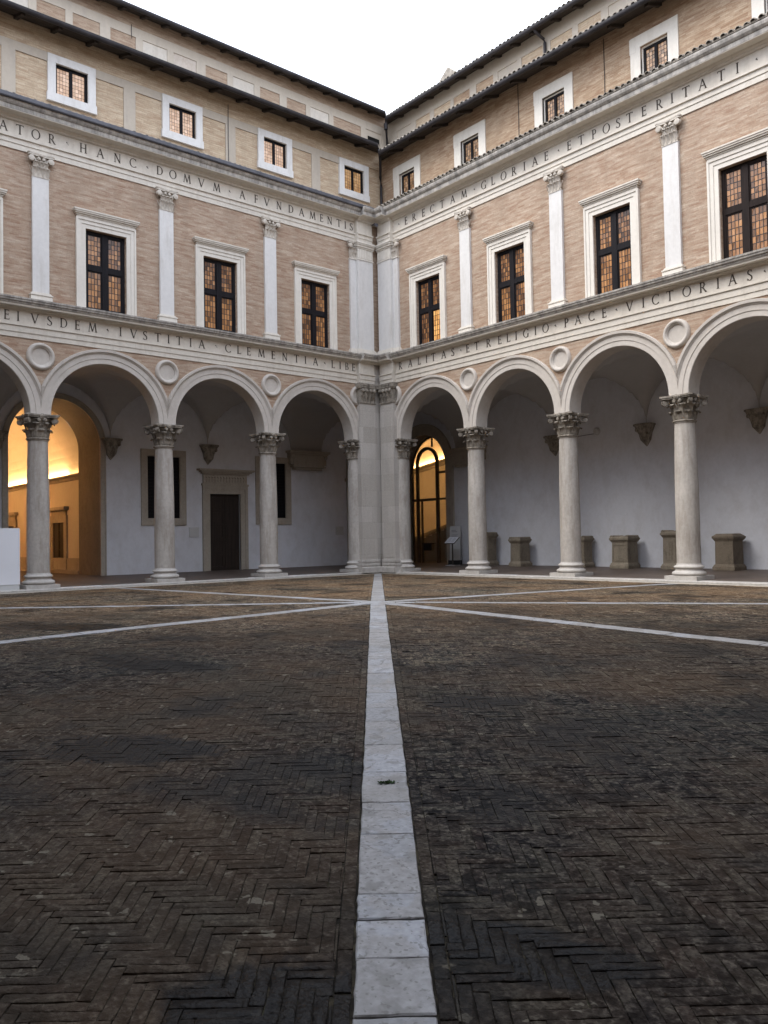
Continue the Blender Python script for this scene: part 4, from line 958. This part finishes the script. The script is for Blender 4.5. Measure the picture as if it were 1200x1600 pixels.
    # rainwater pipes and lightning cables
    if side == 'L':
        dp = MB(); dp.tube([(-.80, -.78 + .02, 17.6), (-1.15, -1.1, 17.3), (-1.55, -1.58, 16.9), (-1.58, -1.58, 16.5), (-1.58, -1.58, 14.8)], .055, 10); P(dp, 'rainwater_pipe', 'gutter', None, 40)
        dp = MB(); dp.tube([(-4.04, -4.02, 21.4), (-4.2, -4.2, 21.0), (-4.58, -4.58, 20.45), (-4.58, -4.58, 18.8)], .06, 10); dp.lathe([(.09, .0), (.10, .28), (.06, .3)], 12, (-4.05, -4.05, 20.78)); P(dp, 'rainwater_pipe', 'gutter', None, 40)
        for a, d, z1, z0 in ((5.85, AD + .02, 17.7, 14.9), (8.33, TD + .02, 21.3, 20.75)):
            cb = MB(); cb.tube([(a, d, z1), (a + .01, d + .004, (z1 + z0) / 2), (a - .01, d, z0)], .011, 6); P(cb, 'cable', 'black')
    else:
        dp = MB(); dp.tube([(4.98, -4.05, 21.25), (5.0, -4.12, 21.12), (5.05, -4.58, 20.98), (5.06, -4.62, 20.85), (5.06, -4.62, 18.8)], .06, 10); P(dp, 'rainwater_pipe', 'gutter', None, 40)
        for a, d, z1, z0 in ((6.08, AD + .02, 17.7, 15.0), (9.75, AD + .02, 17.6, 15.0)):
            cb = MB(); cb.tube([(a, d, z1), (a + .012, d + .004, (z1 + z0) / 2), (a - .008, d, z0)], .011, 6); P(cb, 'cable', 'black')
        gb = MB(); c = -2.9; d1 = -7.3
        gb.prism([(c - .8, d1), (c + .8, d1), (c + .8, d1 - 1.6), (c - .8, d1 - 1.6)], 21.8, 23.55); gab = P(gb, 'dormer', 'brick_dark')
        g2 = MB(); v = [(c - 1.25, d1 + .15, 23.5), (c + 1.0, d1 + .15, 23.5), (c, d1 + .15, 24.45), (c - 1.25, d1 - 1.8, 23.5), (c + 1.0, d1 - 1.8, 23.5), (c, d1 - 1.8, 24.45)]
        g2.add(v, ((0, 1, 2), (3, 4, 5), (0, 2, 5, 3), (1, 2, 5, 4), (0, 1, 4, 3))); P(g2, 'dormer_roof', 'tile', gab)

    # gallery: vaults, back wall, corbels
    GD = -4.5
    vt = MB(); n = 20
    def vault(ta, tb, da, db, both=True, zs=5.07, h=1.98, hv=None):
        tc, th, dc, dh = (ta + tb) / 2, (tb - ta) / 2, (da + db) / 2, abs(db - da) / 2
        us = [-cos(pi * i / n) for i in range(n + 1)]
        Z = lambda u, v: zs + h * max(sqrt(max(0, 1 - u * u)) if both else 0, sqrt(max(0, 1 - v * v)))
        v = [(tc + th * us[i], dc + dh * us[j], Z(us[i], us[j])) for j in range(n + 1) for i in range(n + 1)]
        vt.add(v, [(j * (n + 1) + i, j * (n + 1) + i + 1, (j + 1) * (n + 1) + i + 1, (j + 1) * (n + 1) + i) for j in range(n) for i in range(n)])
    for t in cols[:-1]: vault(t, t + 4, -.28, GD)
    vault(-.28, t0, -.28, GD, False)
    if side == 'L': vault(-4.5, -.28 + 0, -.28, GD)
    P(vt, 'vault', 'vault', None, 50)
    lid = MB(); lid.box(-4.6 if side == 'L' else -.2, TEND, GD - .1, .1, 7.34, 7.5); lid.box(TEND - .05, TEND, GD, .2, -.2, 7.34); P(lid, 'upper_floor', 'vault')
    bw = MB(); zt = 7.34; fz = -.1
    if side == 'L':
        ac_, ar_, az_ = 11.35, 1.60, 4.83
        rects = [(6.57, 7.95, 2.16, 4.55), (3.90, 5.30, fz, 3.15), (1.63, 2.92, 2.18, 4.52)]
        lo, hi, dep = -4.5, TEND, 2.2
    else:
        ac_, ar_, az_ = -2.40, 1.50, 4.45
        rects = []; lo, hi, dep = -4.5, TEND, .8
    ah = (ac_ - ar_, ac_ + ar_, fz, az_ + ar_)
    wall_rect(bw, lo, hi, fz, zt, GD, rects + [ah], 0); arc_fill(bw, ac_, ar_, az_, az_ + ar_, GD, 32)
    for a, b, c, e in rects:
        for (t, s) in ((a, 1), (b, -1)): bw.quad((t, GD, c), (t, GD - .35, c), (t, GD - .35, e), (t, GD, e))
        bw.quad((a, GD, e), (b, GD, e), (b, GD - .35, e), (a, GD - .35, e)); bw.quad((a, GD, c), (b, GD, c), (b, GD - .35, c), (a, GD - .35, c))
    back = P(bw, 'gallery_wall', 'plaster')
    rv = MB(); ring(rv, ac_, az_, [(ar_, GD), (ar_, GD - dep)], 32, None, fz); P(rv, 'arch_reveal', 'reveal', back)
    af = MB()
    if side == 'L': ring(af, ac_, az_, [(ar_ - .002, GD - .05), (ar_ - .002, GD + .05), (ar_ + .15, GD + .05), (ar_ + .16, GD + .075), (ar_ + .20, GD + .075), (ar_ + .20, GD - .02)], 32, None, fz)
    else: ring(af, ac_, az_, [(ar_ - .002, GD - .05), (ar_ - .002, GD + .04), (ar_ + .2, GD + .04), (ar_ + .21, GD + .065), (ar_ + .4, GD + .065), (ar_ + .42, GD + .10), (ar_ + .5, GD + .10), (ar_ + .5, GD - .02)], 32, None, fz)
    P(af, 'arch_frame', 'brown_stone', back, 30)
    # corbels
    cm = MB(); zt_ = 5.10
    for (z0, z1, w0, w1) in ((5.03, 5.10, .42, .42), (4.96, 5.03, .36, .39), (4.72, 4.96, .25, .36), (4.50, 4.72, .20, .25), (4.28, 4.50, .02, .19)):
        v = []
        for z, w in ((z0, w0), (z1, w1)): v += [(-w, 0, z), (-w, w * .75, z), (-w * .55, w, z), (w * .55, w, z), (w, w * .75, z), (w, 0, z)]
        cm.add(v, [(i, (i + 1) % 6, 6 + (i + 1) % 6, 6 + i) for i in range(6)] + [tuple(range(6)), tuple(range(6, 12))])
    for t in (-.27, 0, .27): cm.lathe([(0, .03), (.05, .02), (.075, -.02), (.075, -.1)], 10, (t, .33, 4.88), 'd')
    for t in (-.14, .14): 
        for zz in (4.55, 4.74): cm.lathe([(0, .03), (.04, .02), (.06, -.02), (.06, -.08)], 8, (t * (1.2 if zz > 4.6 else .8), .25 if zz > 4.6 else .18, zz), 'd')
    CM = cm.mesh('corbel', 'capital', 40)
    for t in cols[1:]: put('corbel', CM, back, W @ T(t, GD, 5.10) @ Matrix.Diagonal((.86, .9, .95, 1)) @ T(0, 0, -5.10))
    wcb = MB(); c = .58
    for z0, z1, w, o in ((5.0, 5.09, 1.05, .42), (4.93, 5.0, .98, .36), (4.45, 4.93, .80, .28), (4.38, 4.45, .86, .32), (4.28, 4.38, .74, .2)): wcb.box(c - w, c + w, GD - .02, GD + o, z0, z1)
    for s in (-1, 1): wcb.lathe([(0, .34), (.06, .335), (.10, .30), (.10, 0)], 12, (c + s * .88, GD, 4.85), 'd'); wcb.box(c + s * .80, c + s * .95, GD, GD + .24, 4.5, 4.93)
    P(wcb, 'wide_corbel', 'brown_stone', back)
    if side == 'L':
        jb = MB(); jb.box(-2.0, -1.66, GD - .02, GD + .06, fz, 4.9); jb.box(-2.1, -1.56, GD - .02, GD + .14, 3.85, 4.0); P(jb, 'stone_jamb', 'brown_stone', back)
        # windows under the vaults, closed with dark louvred shutters
        for (a, b, c_, e) in (rects[0], rects[2]):
            f = MB(); bars(f, a - .24, b + .24, GD - .03, GD + .05, c_ - .28, e + .26, .235); bars(f, a - .02, b + .02, GD - .03, GD + .03, c_ - .05, e + .05, .05)
            w = P(f, 'gallery_window', 'brown_stone', back)
            s_ = MB(); s_.box(a, b, GD - .14, GD - .08, c_, e)
            zz = c_ + .06
            while zz < e - .05: s_.box(a + .04, b - .04, GD - .08, GD - .05, zz, zz + .075); zz += .13
            P(s_, 'shutter', 'sash', w)
        # doorway
        f = MB(); a, b, e = 3.90, 5.30, 3.15
        for s, t in ((-1, a), (1, b)):
            f.box(t, t + s * .2, GD - .03, GD + .06, fz, e); f.box(t + s * .2, t + s * .33, GD - .03, GD + .09, fz, e + .2)
        f.box(a - .2, b + .2, GD - .03, GD + .06, e, e + .2); f.box(a - .33, b + .33, GD - .03, GD + .09, e + .2, e + .33)
        for z0, z1, w_, o in ((3.48, 3.56, .36, .12), (3.56, 3.95, .30, .08), (3.95, 4.01, .38, .15), (4.01, 4.07, .46, .22), (4.07, 4.14, .56, .28)): f.box(a - w_, b + w_, GD - .03, GD + o, z0, z1)
        dr = P(f, 'doorway', 'brown_stone', back)
        cv = MB()
        for k in range(14):
            t = a - .22 + (b - a + .44) * (k + .5) / 14
            cv.lathe([(0, .105), (.035, .10), (.05, .08)], 8, (t, GD, 3.82), 'd'); cv.box(t - .03, t + .03, GD + .08, GD + .10, 3.62, 3.76)
        P(cv, 'carved_frieze', 'brown_stone', dr)
        d_ = MB(); d_.box(a, b, GD - .18, GD - .10, fz, e)
        for i in range(2):
            for j in range(5): bars(d_, a + .06 + i * .66, a + .66 + i * .66, GD - .10, GD - .075, .15 + j * .59, .70 + j * .59, .06)
        P(d_, 'door', 'door', dr)
        cn = MB(); cn.tube([(a - .8, GD + .02, 4.25), (.0, GD + .02, 4.28)], .012, 5); 
    return wing, W, back
wingL, _, backL = make_wing('L')
wingR, _, backR = make_wing('R')

# the two plain sides that close the courtyard behind the viewer
q = MB(); q.box(-1, 26.6, -22.6, -22.0, 7.0, 14.2); q.box(-1, 31, -26.9, -22.6, 7.2, 7.4); q.box(-6, 31, -27.2, -26.9, -.5, 17.6); q.box(-1, 26.6, -25, -23.7, 14.0, 17.6); build(q, 'courtyard_wall', 'brick', kind='structure')
q = MB(); q.box(26.0, 26.59, -22.0, 1, 7.0, 14.2); q.box(26.6, 31, -22.6, 5, 7.2, 7.4); q.box(31, 31.3, -26.9, 5, -.5, 17.6); q.box(27.7, 29, -23.7, 1, 14.0, 17.6); build(q, 'courtyard_wall', 'brick', kind='structure')

# ------------------------------------------------------------------ passage behind the left arch
def area(name, loc, sx, sy, rot, power, color, parent=None):
    l = bpy.data.lights.new(name, 'AREA'); l.shape = 'RECTANGLE'; l.size = sx; l.size_y = sy; l.energy = power; l.color = color
    o = bpy.data.objects.new(name, l); COL.objects.link(o); o.matrix_world = Matrix.Translation(loc) @ rot; return o
PL = lambda mb, name, mat, parent=None, smooth=None, **k: build(mb, name, mat, parent or backL, L4, smooth, **k)
rm = MB(); ta, tb, da, db, fz = 9.5, 14.3, -6.7, -19.5, -.1
rm.quad((ta, da, fz), (ta, db, fz), (ta, db, 7), (ta, da, 7)); rm.quad((tb, da, fz), (tb, db, fz), (tb, db, 7), (tb, da, 7)); rm.quad((ta, db, fz), (tb, db, fz), (tb, db, 7), (ta, db, 7))
wall_rect(rm, ta, tb, fz, 7, da, [(9.75, 12.95, fz, 6.43)]); arc_fill(rm, 11.35, 1.6, 4.83, 6.43, da)
for i in range(24):
    a0, a1 = pi * i / 24, pi * (i + 1) / 24; c = (ta + tb) / 2; h = (tb - ta) / 2
    p = [(c - h * cos(a), 4.1 + 2.6 * sin(a)) for a in (a0, a1)]
    rm.quad((p[0][0], da, p[0][1]), (p[1][0], da, p[1][1]), (p[1][0], db, p[1][1]), (p[0][0], db, p[0][1]))
hall = PL(rm, 'passage_wall', 'room_plaster')
q = MB(); q.quad((ta, -4.5, -.02 + .07), (tb, -4.5, .05), (tb, db, .06), (ta, db, .06)); PL(q, 'passage_floor', 'gallery')
q = MB(); q.sweep([(0, 0), (0, 0), (0, 0)], 0, 0) if False else None
for s, t in ((1, ta),):
    q = MB(); q.add([(t, da, z) if not o else (t + s * o, da, z) for o, z in ((0, 3.78), (.06, 3.80), (.10, 3.88), (.20, 3.93), (.22, 4.0), (.16, 4.0), (.16, 3.95), (0, 3.95))] + [(t + s * o, db, z) for o, z in ((0, 3.78), (.06, 3.80), (.10, 3.88), (.20, 3.93), (.22, 4.0), (.16, 4.0), (.16, 3.95), (0, 3.95))],
          [(i, (i + 1) % 8, 8 + (i + 1) % 8, 8 + i) for i in range(8)])
    PL(q, 'cove_cornice', 'brown_stone', hall)
    q = MB(); q.box(t + s * .03, t + s * .15, da - .05, db + .05, 3.955, 3.985); PL(q, 'cove_lamp', 'cove', hall)
q = MB(); q.box(ta, ta + .05, da, db, fz, .60); q.box(ta, ta + .07, da, db, .60, .66); q.box(ta, ta + .3, da, db, fz, .17); PL(q, 'dado', 'brown_stone', hall)
for (a, b) in ((-10.26, -8.93), (-17.3, -15.7)):
    f = MB(); w = .3
    f.box(ta, ta + .08, a - w, a, fz, 2.42); f.box(ta, ta + .08, b, b + w, fz, 2.42); f.box(ta, ta + .08, a, b, 2.12, 2.42); f.box(ta, ta + .06, a - .2, b + .2, 2.42, 2.62)
    f.box(ta, ta + .2, a - .42, b + .42, 2.62, 2.76); g_ = PL(f, 'niche_window', 'brown_stone', hall)
    f = MB(); f.box(ta, ta + .03, a, b, .66, 2.12); f.box(ta + .03, ta + .06, (a + b) / 2 - .04, (a + b) / 2 + .04, .7, 2.1)
    for zz in (1.0, 1.4, 1.8): f.box(ta + .03, ta + .05, a + .04, b - .04, zz - .02, zz + .02)
    PL(f, 'shutter', 'door', g_)
WARM = (1.0, .55, .235)
for t, r, pw in ((ta + .10, radians(-32), 92), (tb - .10, radians(32), 120)):  # tb side is an added, unseen fill that brightens the opposite wall
    area('cove_and_fill_glow', (-13.9, -t, 4.02), 10.8, .08, Matrix.Rotation(pi, 4, 'X') @ Matrix.Rotation(r, 4, 'X'), pw, WARM)

# ------------------------------------------------------------------ stair hall behind the right arch
PR = lambda mb, name, mat, parent=None, smooth=None, **k: build(mb, name, mat, parent or backR, R4, smooth, **k)
rm = MB(); ta, tb, da, db = -12.0, -.4, -5.3, -9.0
rm.quad((ta, db, -.1), (tb, db, -.1), (tb, db, 9), (ta, db, 9)); rm.quad((ta, da, -.1), (ta, db, -.1), (ta, db, 9), (ta, da, 9)); rm.quad((tb, da, -.1), (tb, db, -.1), (tb, db, 9), (tb, da, 9))
wall_rect(rm, ta, tb, -.1, 9, da, [(-3.90, -.90, -.1, 5.95)]); arc_fill(rm, -2.40, 1.50, 4.45, 5.95, da)
for i in range(16):
    a0, a1 = pi * i / 16, pi * (i + 1) / 16; c = (da + db) / 2; h = (da - db) / 2
    p = [(c - h * cos(a), 5.0 + 2.2 * sin(a)) for a in (a0, a1)]
    rm.quad((ta, p[0][0], p[0][1]), (tb, p[0][0], p[0][1] + 1.6), (tb, p[1][0], p[1][1] + 1.6), (ta, p[1][0], p[1][1]))
sh = PR(rm, 'stair_hall_wall', 'room_plaster')
q = MB(); q.quad((ta, -4.5, .05), (tb, -4.5, .05), (tb, db, .06), (ta, db, .06)); PR(q, 'stair_hall_floor', 'gallery')
ZC = lambda t: 4.99 + (t + 7.93) * .143
q = MB(); prf = [(0, -.28), (.06, -.27), (.10, -.16), (.20, -.10), (.22, 0), (.15, 0), (.15, -.06), (0, -.06)]
q.add([(t, db + o, ZC(t) - .02 + z) for t in (ta, tb) for o, z in prf], [(i, (i + 1) % 8, 8 + (i + 1) % 8, 8 + i) for i in range(8)]); PR(q, 'cove_cornice', 'brown_stone', sh)
q = MB(); q.add([(t, db + o, ZC(t) - .05 + z) for t in (ta + .1, tb - .1) for o, z in ((.02, 0), (.13, 0), (.13, .025), (.02, .025))], [(0, 1, 2, 3), (4, 5, 6, 7)] + [(i, (i + 1) % 4, 4 + (i + 1) % 4, 4 + i) for i in range(4)]); PR(q, 'cove_lamp', 'cove', sh)
hr = MB(); hr.add([(t, db + o, 1.23 + (t + 7.63) * .262 + z) for t in (-9.5, -2.0) for o, z in ((0, -.09), (.09, -.09), (.12, 0), (.12, .09), (0, .09))], [(i, (i + 1) % 5, 5 + (i + 1) % 5, 5 + i) for i in range(5)] + [tuple(range(5)), tuple(range(5, 10))]); PR(hr, 'handrail', 'reveal', sh)
for k in range(14):
    s_ = MB(); x = -8.6 + k * .42; z = .06 + k * .115
    s_.box(x, -2.2, db + .002, db + 2.5, z, z + .115 - .03); s_.box(x - .03, -2.2, db + .002, db + 2.53, z + .085, z + .115); PR(s_, 'stair_step', 'reveal', sh)
ar_ = area('cove_and_fill_glow', (-6.2, 8.88, ZC(-6.2) + .03), 10.5, .08, Matrix.Rotation(-.142, 4, 'Y') @ Matrix.Rotation(pi - radians(25), 4, 'X'), 72, (1.0, .55, .22))
area('cove_and_fill_glow', (-6.2, 5.42, 5.0), 9.5, .08, Matrix.Rotation(radians(62), 4, 'X'), 26, (1.0, .56, .23))  # unseen fill added above the door to lift the far wall and steps
# glazed screen
sc_ = MB(); D0, D1 = -5.24, -5.16
def bar(t0_, t1_, z0, z1, e=0): sc_.box(t0_, t1_, D0 - e, D1 + e, z0, z1)
def arcbar(c, zs, r0, r1, a0=0, a1=pi, n=24, e=.0):
    for k in range(n):
        A, B = a0 + (a1 - a0) * k / n, a0 + (a1 - a0) * (k + 1) / n
        v = [(c + r * cos(a), d, zs + r * sin(a)) for d in (D0 - e, D1 + e) for (r, a) in ((r0, A), (r1, A), (r1, B), (r0, B))]
        sc_.add(v, ((0, 1, 2, 3), (4, 5, 6, 7), (0, 1, 5, 4), (1, 2, 6, 5), (2, 3, 7, 6), (3, 0, 4, 7)))
arcbar(-2.40, 4.45, 1.44, 1.52); bar(-3.92, -3.84, 0, 4.45); bar(-.96, -.88, 0, 4.45)
bar(-2.25, -2.11, 0, 4.74, .02); arcbar(-2.85, 4.74, .60, .74, e=.02); bar(-3.59, -3.47, 0, 4.74, .02); bar(-3.84, -2.25, 2.94, 3.06, .012); bar(-2.11, -.96, 2.96, 3.05, .008); bar(-2.11, -.96, 4.19, 4.29, .006)
bar(-3.28, -3.22, 0, 2.94, .005); bar(-2.52, -2.48, 5.46, 5.92, .004)
screen = PR(sc_, 'glazed_screen', 'steel')
gp_ = MB(); gp_.box(-3.86, -.94, -5.205, -5.198, .02, 4.45)
v = [(-2.40 + 1.46 * cos(pi * k / 20), -5.2, 4.45 + 1.46 * sin(pi * k / 20)) for k in range(21)]; gp_.add(v, (tuple(range(21)),)); PR(gp_, 'glass_pane', 'glass', screen)
hn = MB(); hn.box(-3.2, -2.4, -5.14, -5.10, .92, .97); hn.box(-3.1, -2.6, -5.14, -5.11, .62, .92); PR(hn, 'push_bar', 'black', screen)

# ------------------------------------------------------------------ things standing about
def altar(t0, d0, w, dp, h, style, label):
    z0 = gzf(d0 - dp / 2) + .0
    tc, dc = t0 + w / 2, d0 - dp / 2
    r = thing('stone_altar', label, 'altar', R4 @ Vector((tc, dc, z0)), 'ancient stone altars along the gallery wall')
    mt = 'altar' if style != 2 else 'altar_dark'
    M = R4 @ T(tc, dc, z0)
    def ring_boxes(steps, jit=.006):
        mb = MB()
        for z0_, z1_, e0, e1 in steps:
            v = []
            for z, e in ((z0_, e0), (z1_, e1)):
                for sx_, sd in ((-1, -1), (1, -1), (1, 1), (-1, 1)): v.append((sx_ * (w / 2 + e) + random.uniform(-jit, jit), sd * (dp / 2 + e) + random.uniform(-jit, jit), z))
            mb.add(v, ((0, 1, 2, 3), (4, 5, 6, 7), (0, 1, 5, 4), (1, 2, 6, 5), (2, 3, 7, 6), (3, 0, 4, 7)))
        return mb
    build(ring_boxes([(0, .11, .06, .06), (.11, .16, .055, .03), (.16, .20, .03, .005)]), 'base', mt, r, M)
    bd = ring_boxes([(.20, h - .24, 0, -.01)]); 
    if style == 0: bars(bd, -w / 2 + .03, w / 2 - .03, dp / 2 - .01, dp / 2 + .012, .26, h - .30, .04)
    if style == 1:
        for k in range(5): 
            x = -w / 2 + .10 + k * (w - .2) / 4; bd.box(x - .018, x + .018, dp / 2 - .01, dp / 2 + .008, .30, h - .36)
    build(bd, 'shaft', mt, r, M)
    cr = ring_boxes([(h - .24, h - .20, .0, .02), (h - .20, h - .15, .025, .05), (h - .15, h - .09, .06, .065)])
    if style == 2: v2 = ring_boxes([(h - .09, h, .06, -.05)], .012); cr.add(v2.v, v2.f)
    else:
        v2 = ring_boxes([(h - .09, h - .05, .055, .02), (h - .05, h - .01, -.03, -.06)], .012); cr.add(v2.v, v2.f)
        for s in (-1, 1): cr.lathe([(0, -dp / 2 - .03), (.06, -dp / 2 - .03), (.065, dp / 2 + .03), (0, dp / 2 + .03)], 10, (s * (w / 2 - .02), 0, h - .05), 'd')
    build(cr, 'crown', mt, r, M, 40)
altar(1.62, -3.75, .62, .5, 1.36, 1, 'tall stone altar half hidden behind the first freestanding right-hand column')
altar(3.56, -3.6, .50, .58, 1.15, 0, 'narrow stone altar with framed front, between the first and second right-hand columns')
altar(6.38, -3.8, .55, .5, 1.15, 0, 'stone altar mostly hidden behind the second right-hand column, only its edge showing')
altar(8.24, -3.6, .65, .62, 1.15, 0, 'wide stone altar standing clear just right of the second right-hand column')
altar(10.24, -3.6, .66, .6, 1.30, 1, 'carved stone altar with fluted front, partly behind the third right-hand column')
altar(12.06, -3.6, .60, .66, 1.16, 2, 'dark brown altar with a sloped cap, right of the third right-hand column')

k = thing('display_plinth', 'plain white display box at the kerb, cut by the left edge of the photo', 'display box', L4 @ Vector((14.7, -.1, -.06)))
M = L4 @ T(14.7, -.1, -.06); mb = MB(); mb.box(-.73, .73, -.42, .42, .16, 1.78); build(mb, 'box_panel', 'white', k, M)
mb = MB(); mb.box(-.72, .72, -.41, .41, .0, .157); build(mb, 'skirting', 'greypanel', k, M)

b = thing('information_panel', 'tall pale panel with printed text leaning beside the glazed arch', 'information board', R4 @ Vector((.02, -4.1, .05)))
M = R4 @ T(.02, -4.05, .05) @ Matrix.Rotation(radians(-24), 4, 'Z') @ Matrix.Rotation(radians(4), 4, 'X')
mb = MB(); mb.box(-.24, .24, -.03, .03, .18, 1.66); build(mb, 'board', 'greypanel', b, M)
mb = MB(); mb.box(-.27, .27, -.14, .14, 0, .18); build(mb, 'foot', 'black', b, R4 @ T(.02, -4.05, .05) @ Matrix.Rotation(radians(-24), 4, 'Z'))
mb = MB()
for i, (z, w_) in enumerate(((1.46, .20), (1.40, .26), (1.28, .30), (1.24, .24), (1.20, .28), (1.16, .16), (1.05, .26), (1.01, .3), (.97, .2))): mb.box(-.17, -.17 + w_, .03, .032, z, z + (.03 if i < 2 else .014))
build(mb, 'printed_text', 'print', b, M)
l = thing('reading_stand', 'small metal stand with a tilted printed sheet, in front of the leaning panel', 'lectern', R4 @ Vector((.62, -3.3, .04)))
M = R4 @ T(.62, -3.3, .03); mb = MB(); mb.box(-.025, .025, -.02, .02, .03, 1.02); build(mb, 'post', 'steel', l, M)
mb = MB(); mb.box(-.24, .24, -.03, .03, 0, .03); mb.box(-.24, -.19, -.2, .2, 0, .03); mb.box(.19, .24, -.2, .2, 0, .03); build(mb, 'foot', 'greypanel', l, M)
MT = M @ T(0, .02, 1.05) @ Matrix.Rotation(radians(-38), 4, 'X')
mb = MB(); mb.box(-.30, .30, -.22, .22, 0, .03); tp_ = build(mb, 'tray', 'steel', l, MT)
mb = MB(); mb.box(-.28, .28, -.20, .20, .031, .034); build(mb, 'sheet', 'white', l, MT)
mb = MB()
for i in range(7): mb.box(-.24, -.24 + random.uniform(.2, .24), .13 - i * .045, .145 - i * .045, .0345, .0355); mb.box(.02, .02 + random.uniform(.16, .22), .13 - i * .045, .145 - i * .045, .0345, .0355)
build(mb, 'printed_text', 'print', l, MT)

c = thing('security_camera', 'small grey camera on the corner pier just below the upper cornice', 'camera', L4 @ Vector((.80, .60, 13.6)))
mb = MB(); mb.lathe([(0, -.2), (.055, -.2), (.06, .1), (.07, .12), (.06, .13), (0, .125)], 14, (0, 0, 0), 'd'); build(mb, 'housing', 'lead', c, L4 @ T(.80, .85, 13.52) @ Matrix.Rotation(radians(-25), 4, 'X') @ Matrix.Rotation(radians(-20), 4, 'Z'), 40)
mb = MB(); mb.tube([(.72, .52, 13.62), (.75, .70, 13.62), (.79, .80, 13.55)], .022, 8); build(mb, 'bracket', 'lead', c, L4)
s = thing('wall_fixture', 'small white fixture with a thin cable high on the right gallery wall', 'wall fixture', R4 @ Vector((7.14, -4.48, 5.05)))
mb = MB(); mb.lathe([(0, .14), (.09, .13), (.13, .08), (.14, 0)], 18, (7.14, -4.5, 5.07), 'd'); build(mb, 'cover', 'greypanel', s, R4, 40)
mb = MB(); mb.tube([(7.14, -4.49, 5.0), (6.2, -4.49, 4.97), (5.7, -4.49, 4.9)], .010, 5); build(mb, 'cable', 'black', s, R4)
for t, lab in ((6.0, 'faint square notice plate on the wall between the left gallery window and the doorway'), (-1.22, 'faint square notice plate near the far end of the left gallery wall')):
    mb = MB(); mb.box(t - .21, t + .21, -4.5, -4.47, 1.42, 1.80); o = build(mb, 'notice_plate', 'greypanel', None, L4); tag(o, lab, 'notice')

# weed in the crack of the near band
W0 = Vector((21.33, -17.97)); mb = MB()
for i in range(90):
    p = W0 + ay * random.gauss(0, .026) + ax * random.gauss(0, .008); a = random.uniform(0, 2 * pi); h = random.uniform(.003, .012); w_ = random.uniform(.003, .006); z = gz(p.x, p.y) + .004
    dx, dy = cos(a), sin(a); L_ = random.uniform(.012, .03)
    mb.add([(p.x - dy * w_ * .3, p.y + dx * w_ * .3, z), (p.x + dy * w_ * .3, p.y - dx * w_ * .3, z), (p.x + dx * L_ * .6 + dy * w_, p.y + dy * L_ * .6 - dx * w_, z + h), (p.x + dx * L_, p.y + dy * L_, z + h * .8), (p.x + dx * L_ * .6 - dy * w_, p.y + dy * L_ * .6 + dx * w_, z + h)], ((0, 1, 2, 3, 4),))
o = build(mb, 'weed', 'weed'); tag(o, 'tiny green weed growing from a crack across the pale stone band', 'weed')
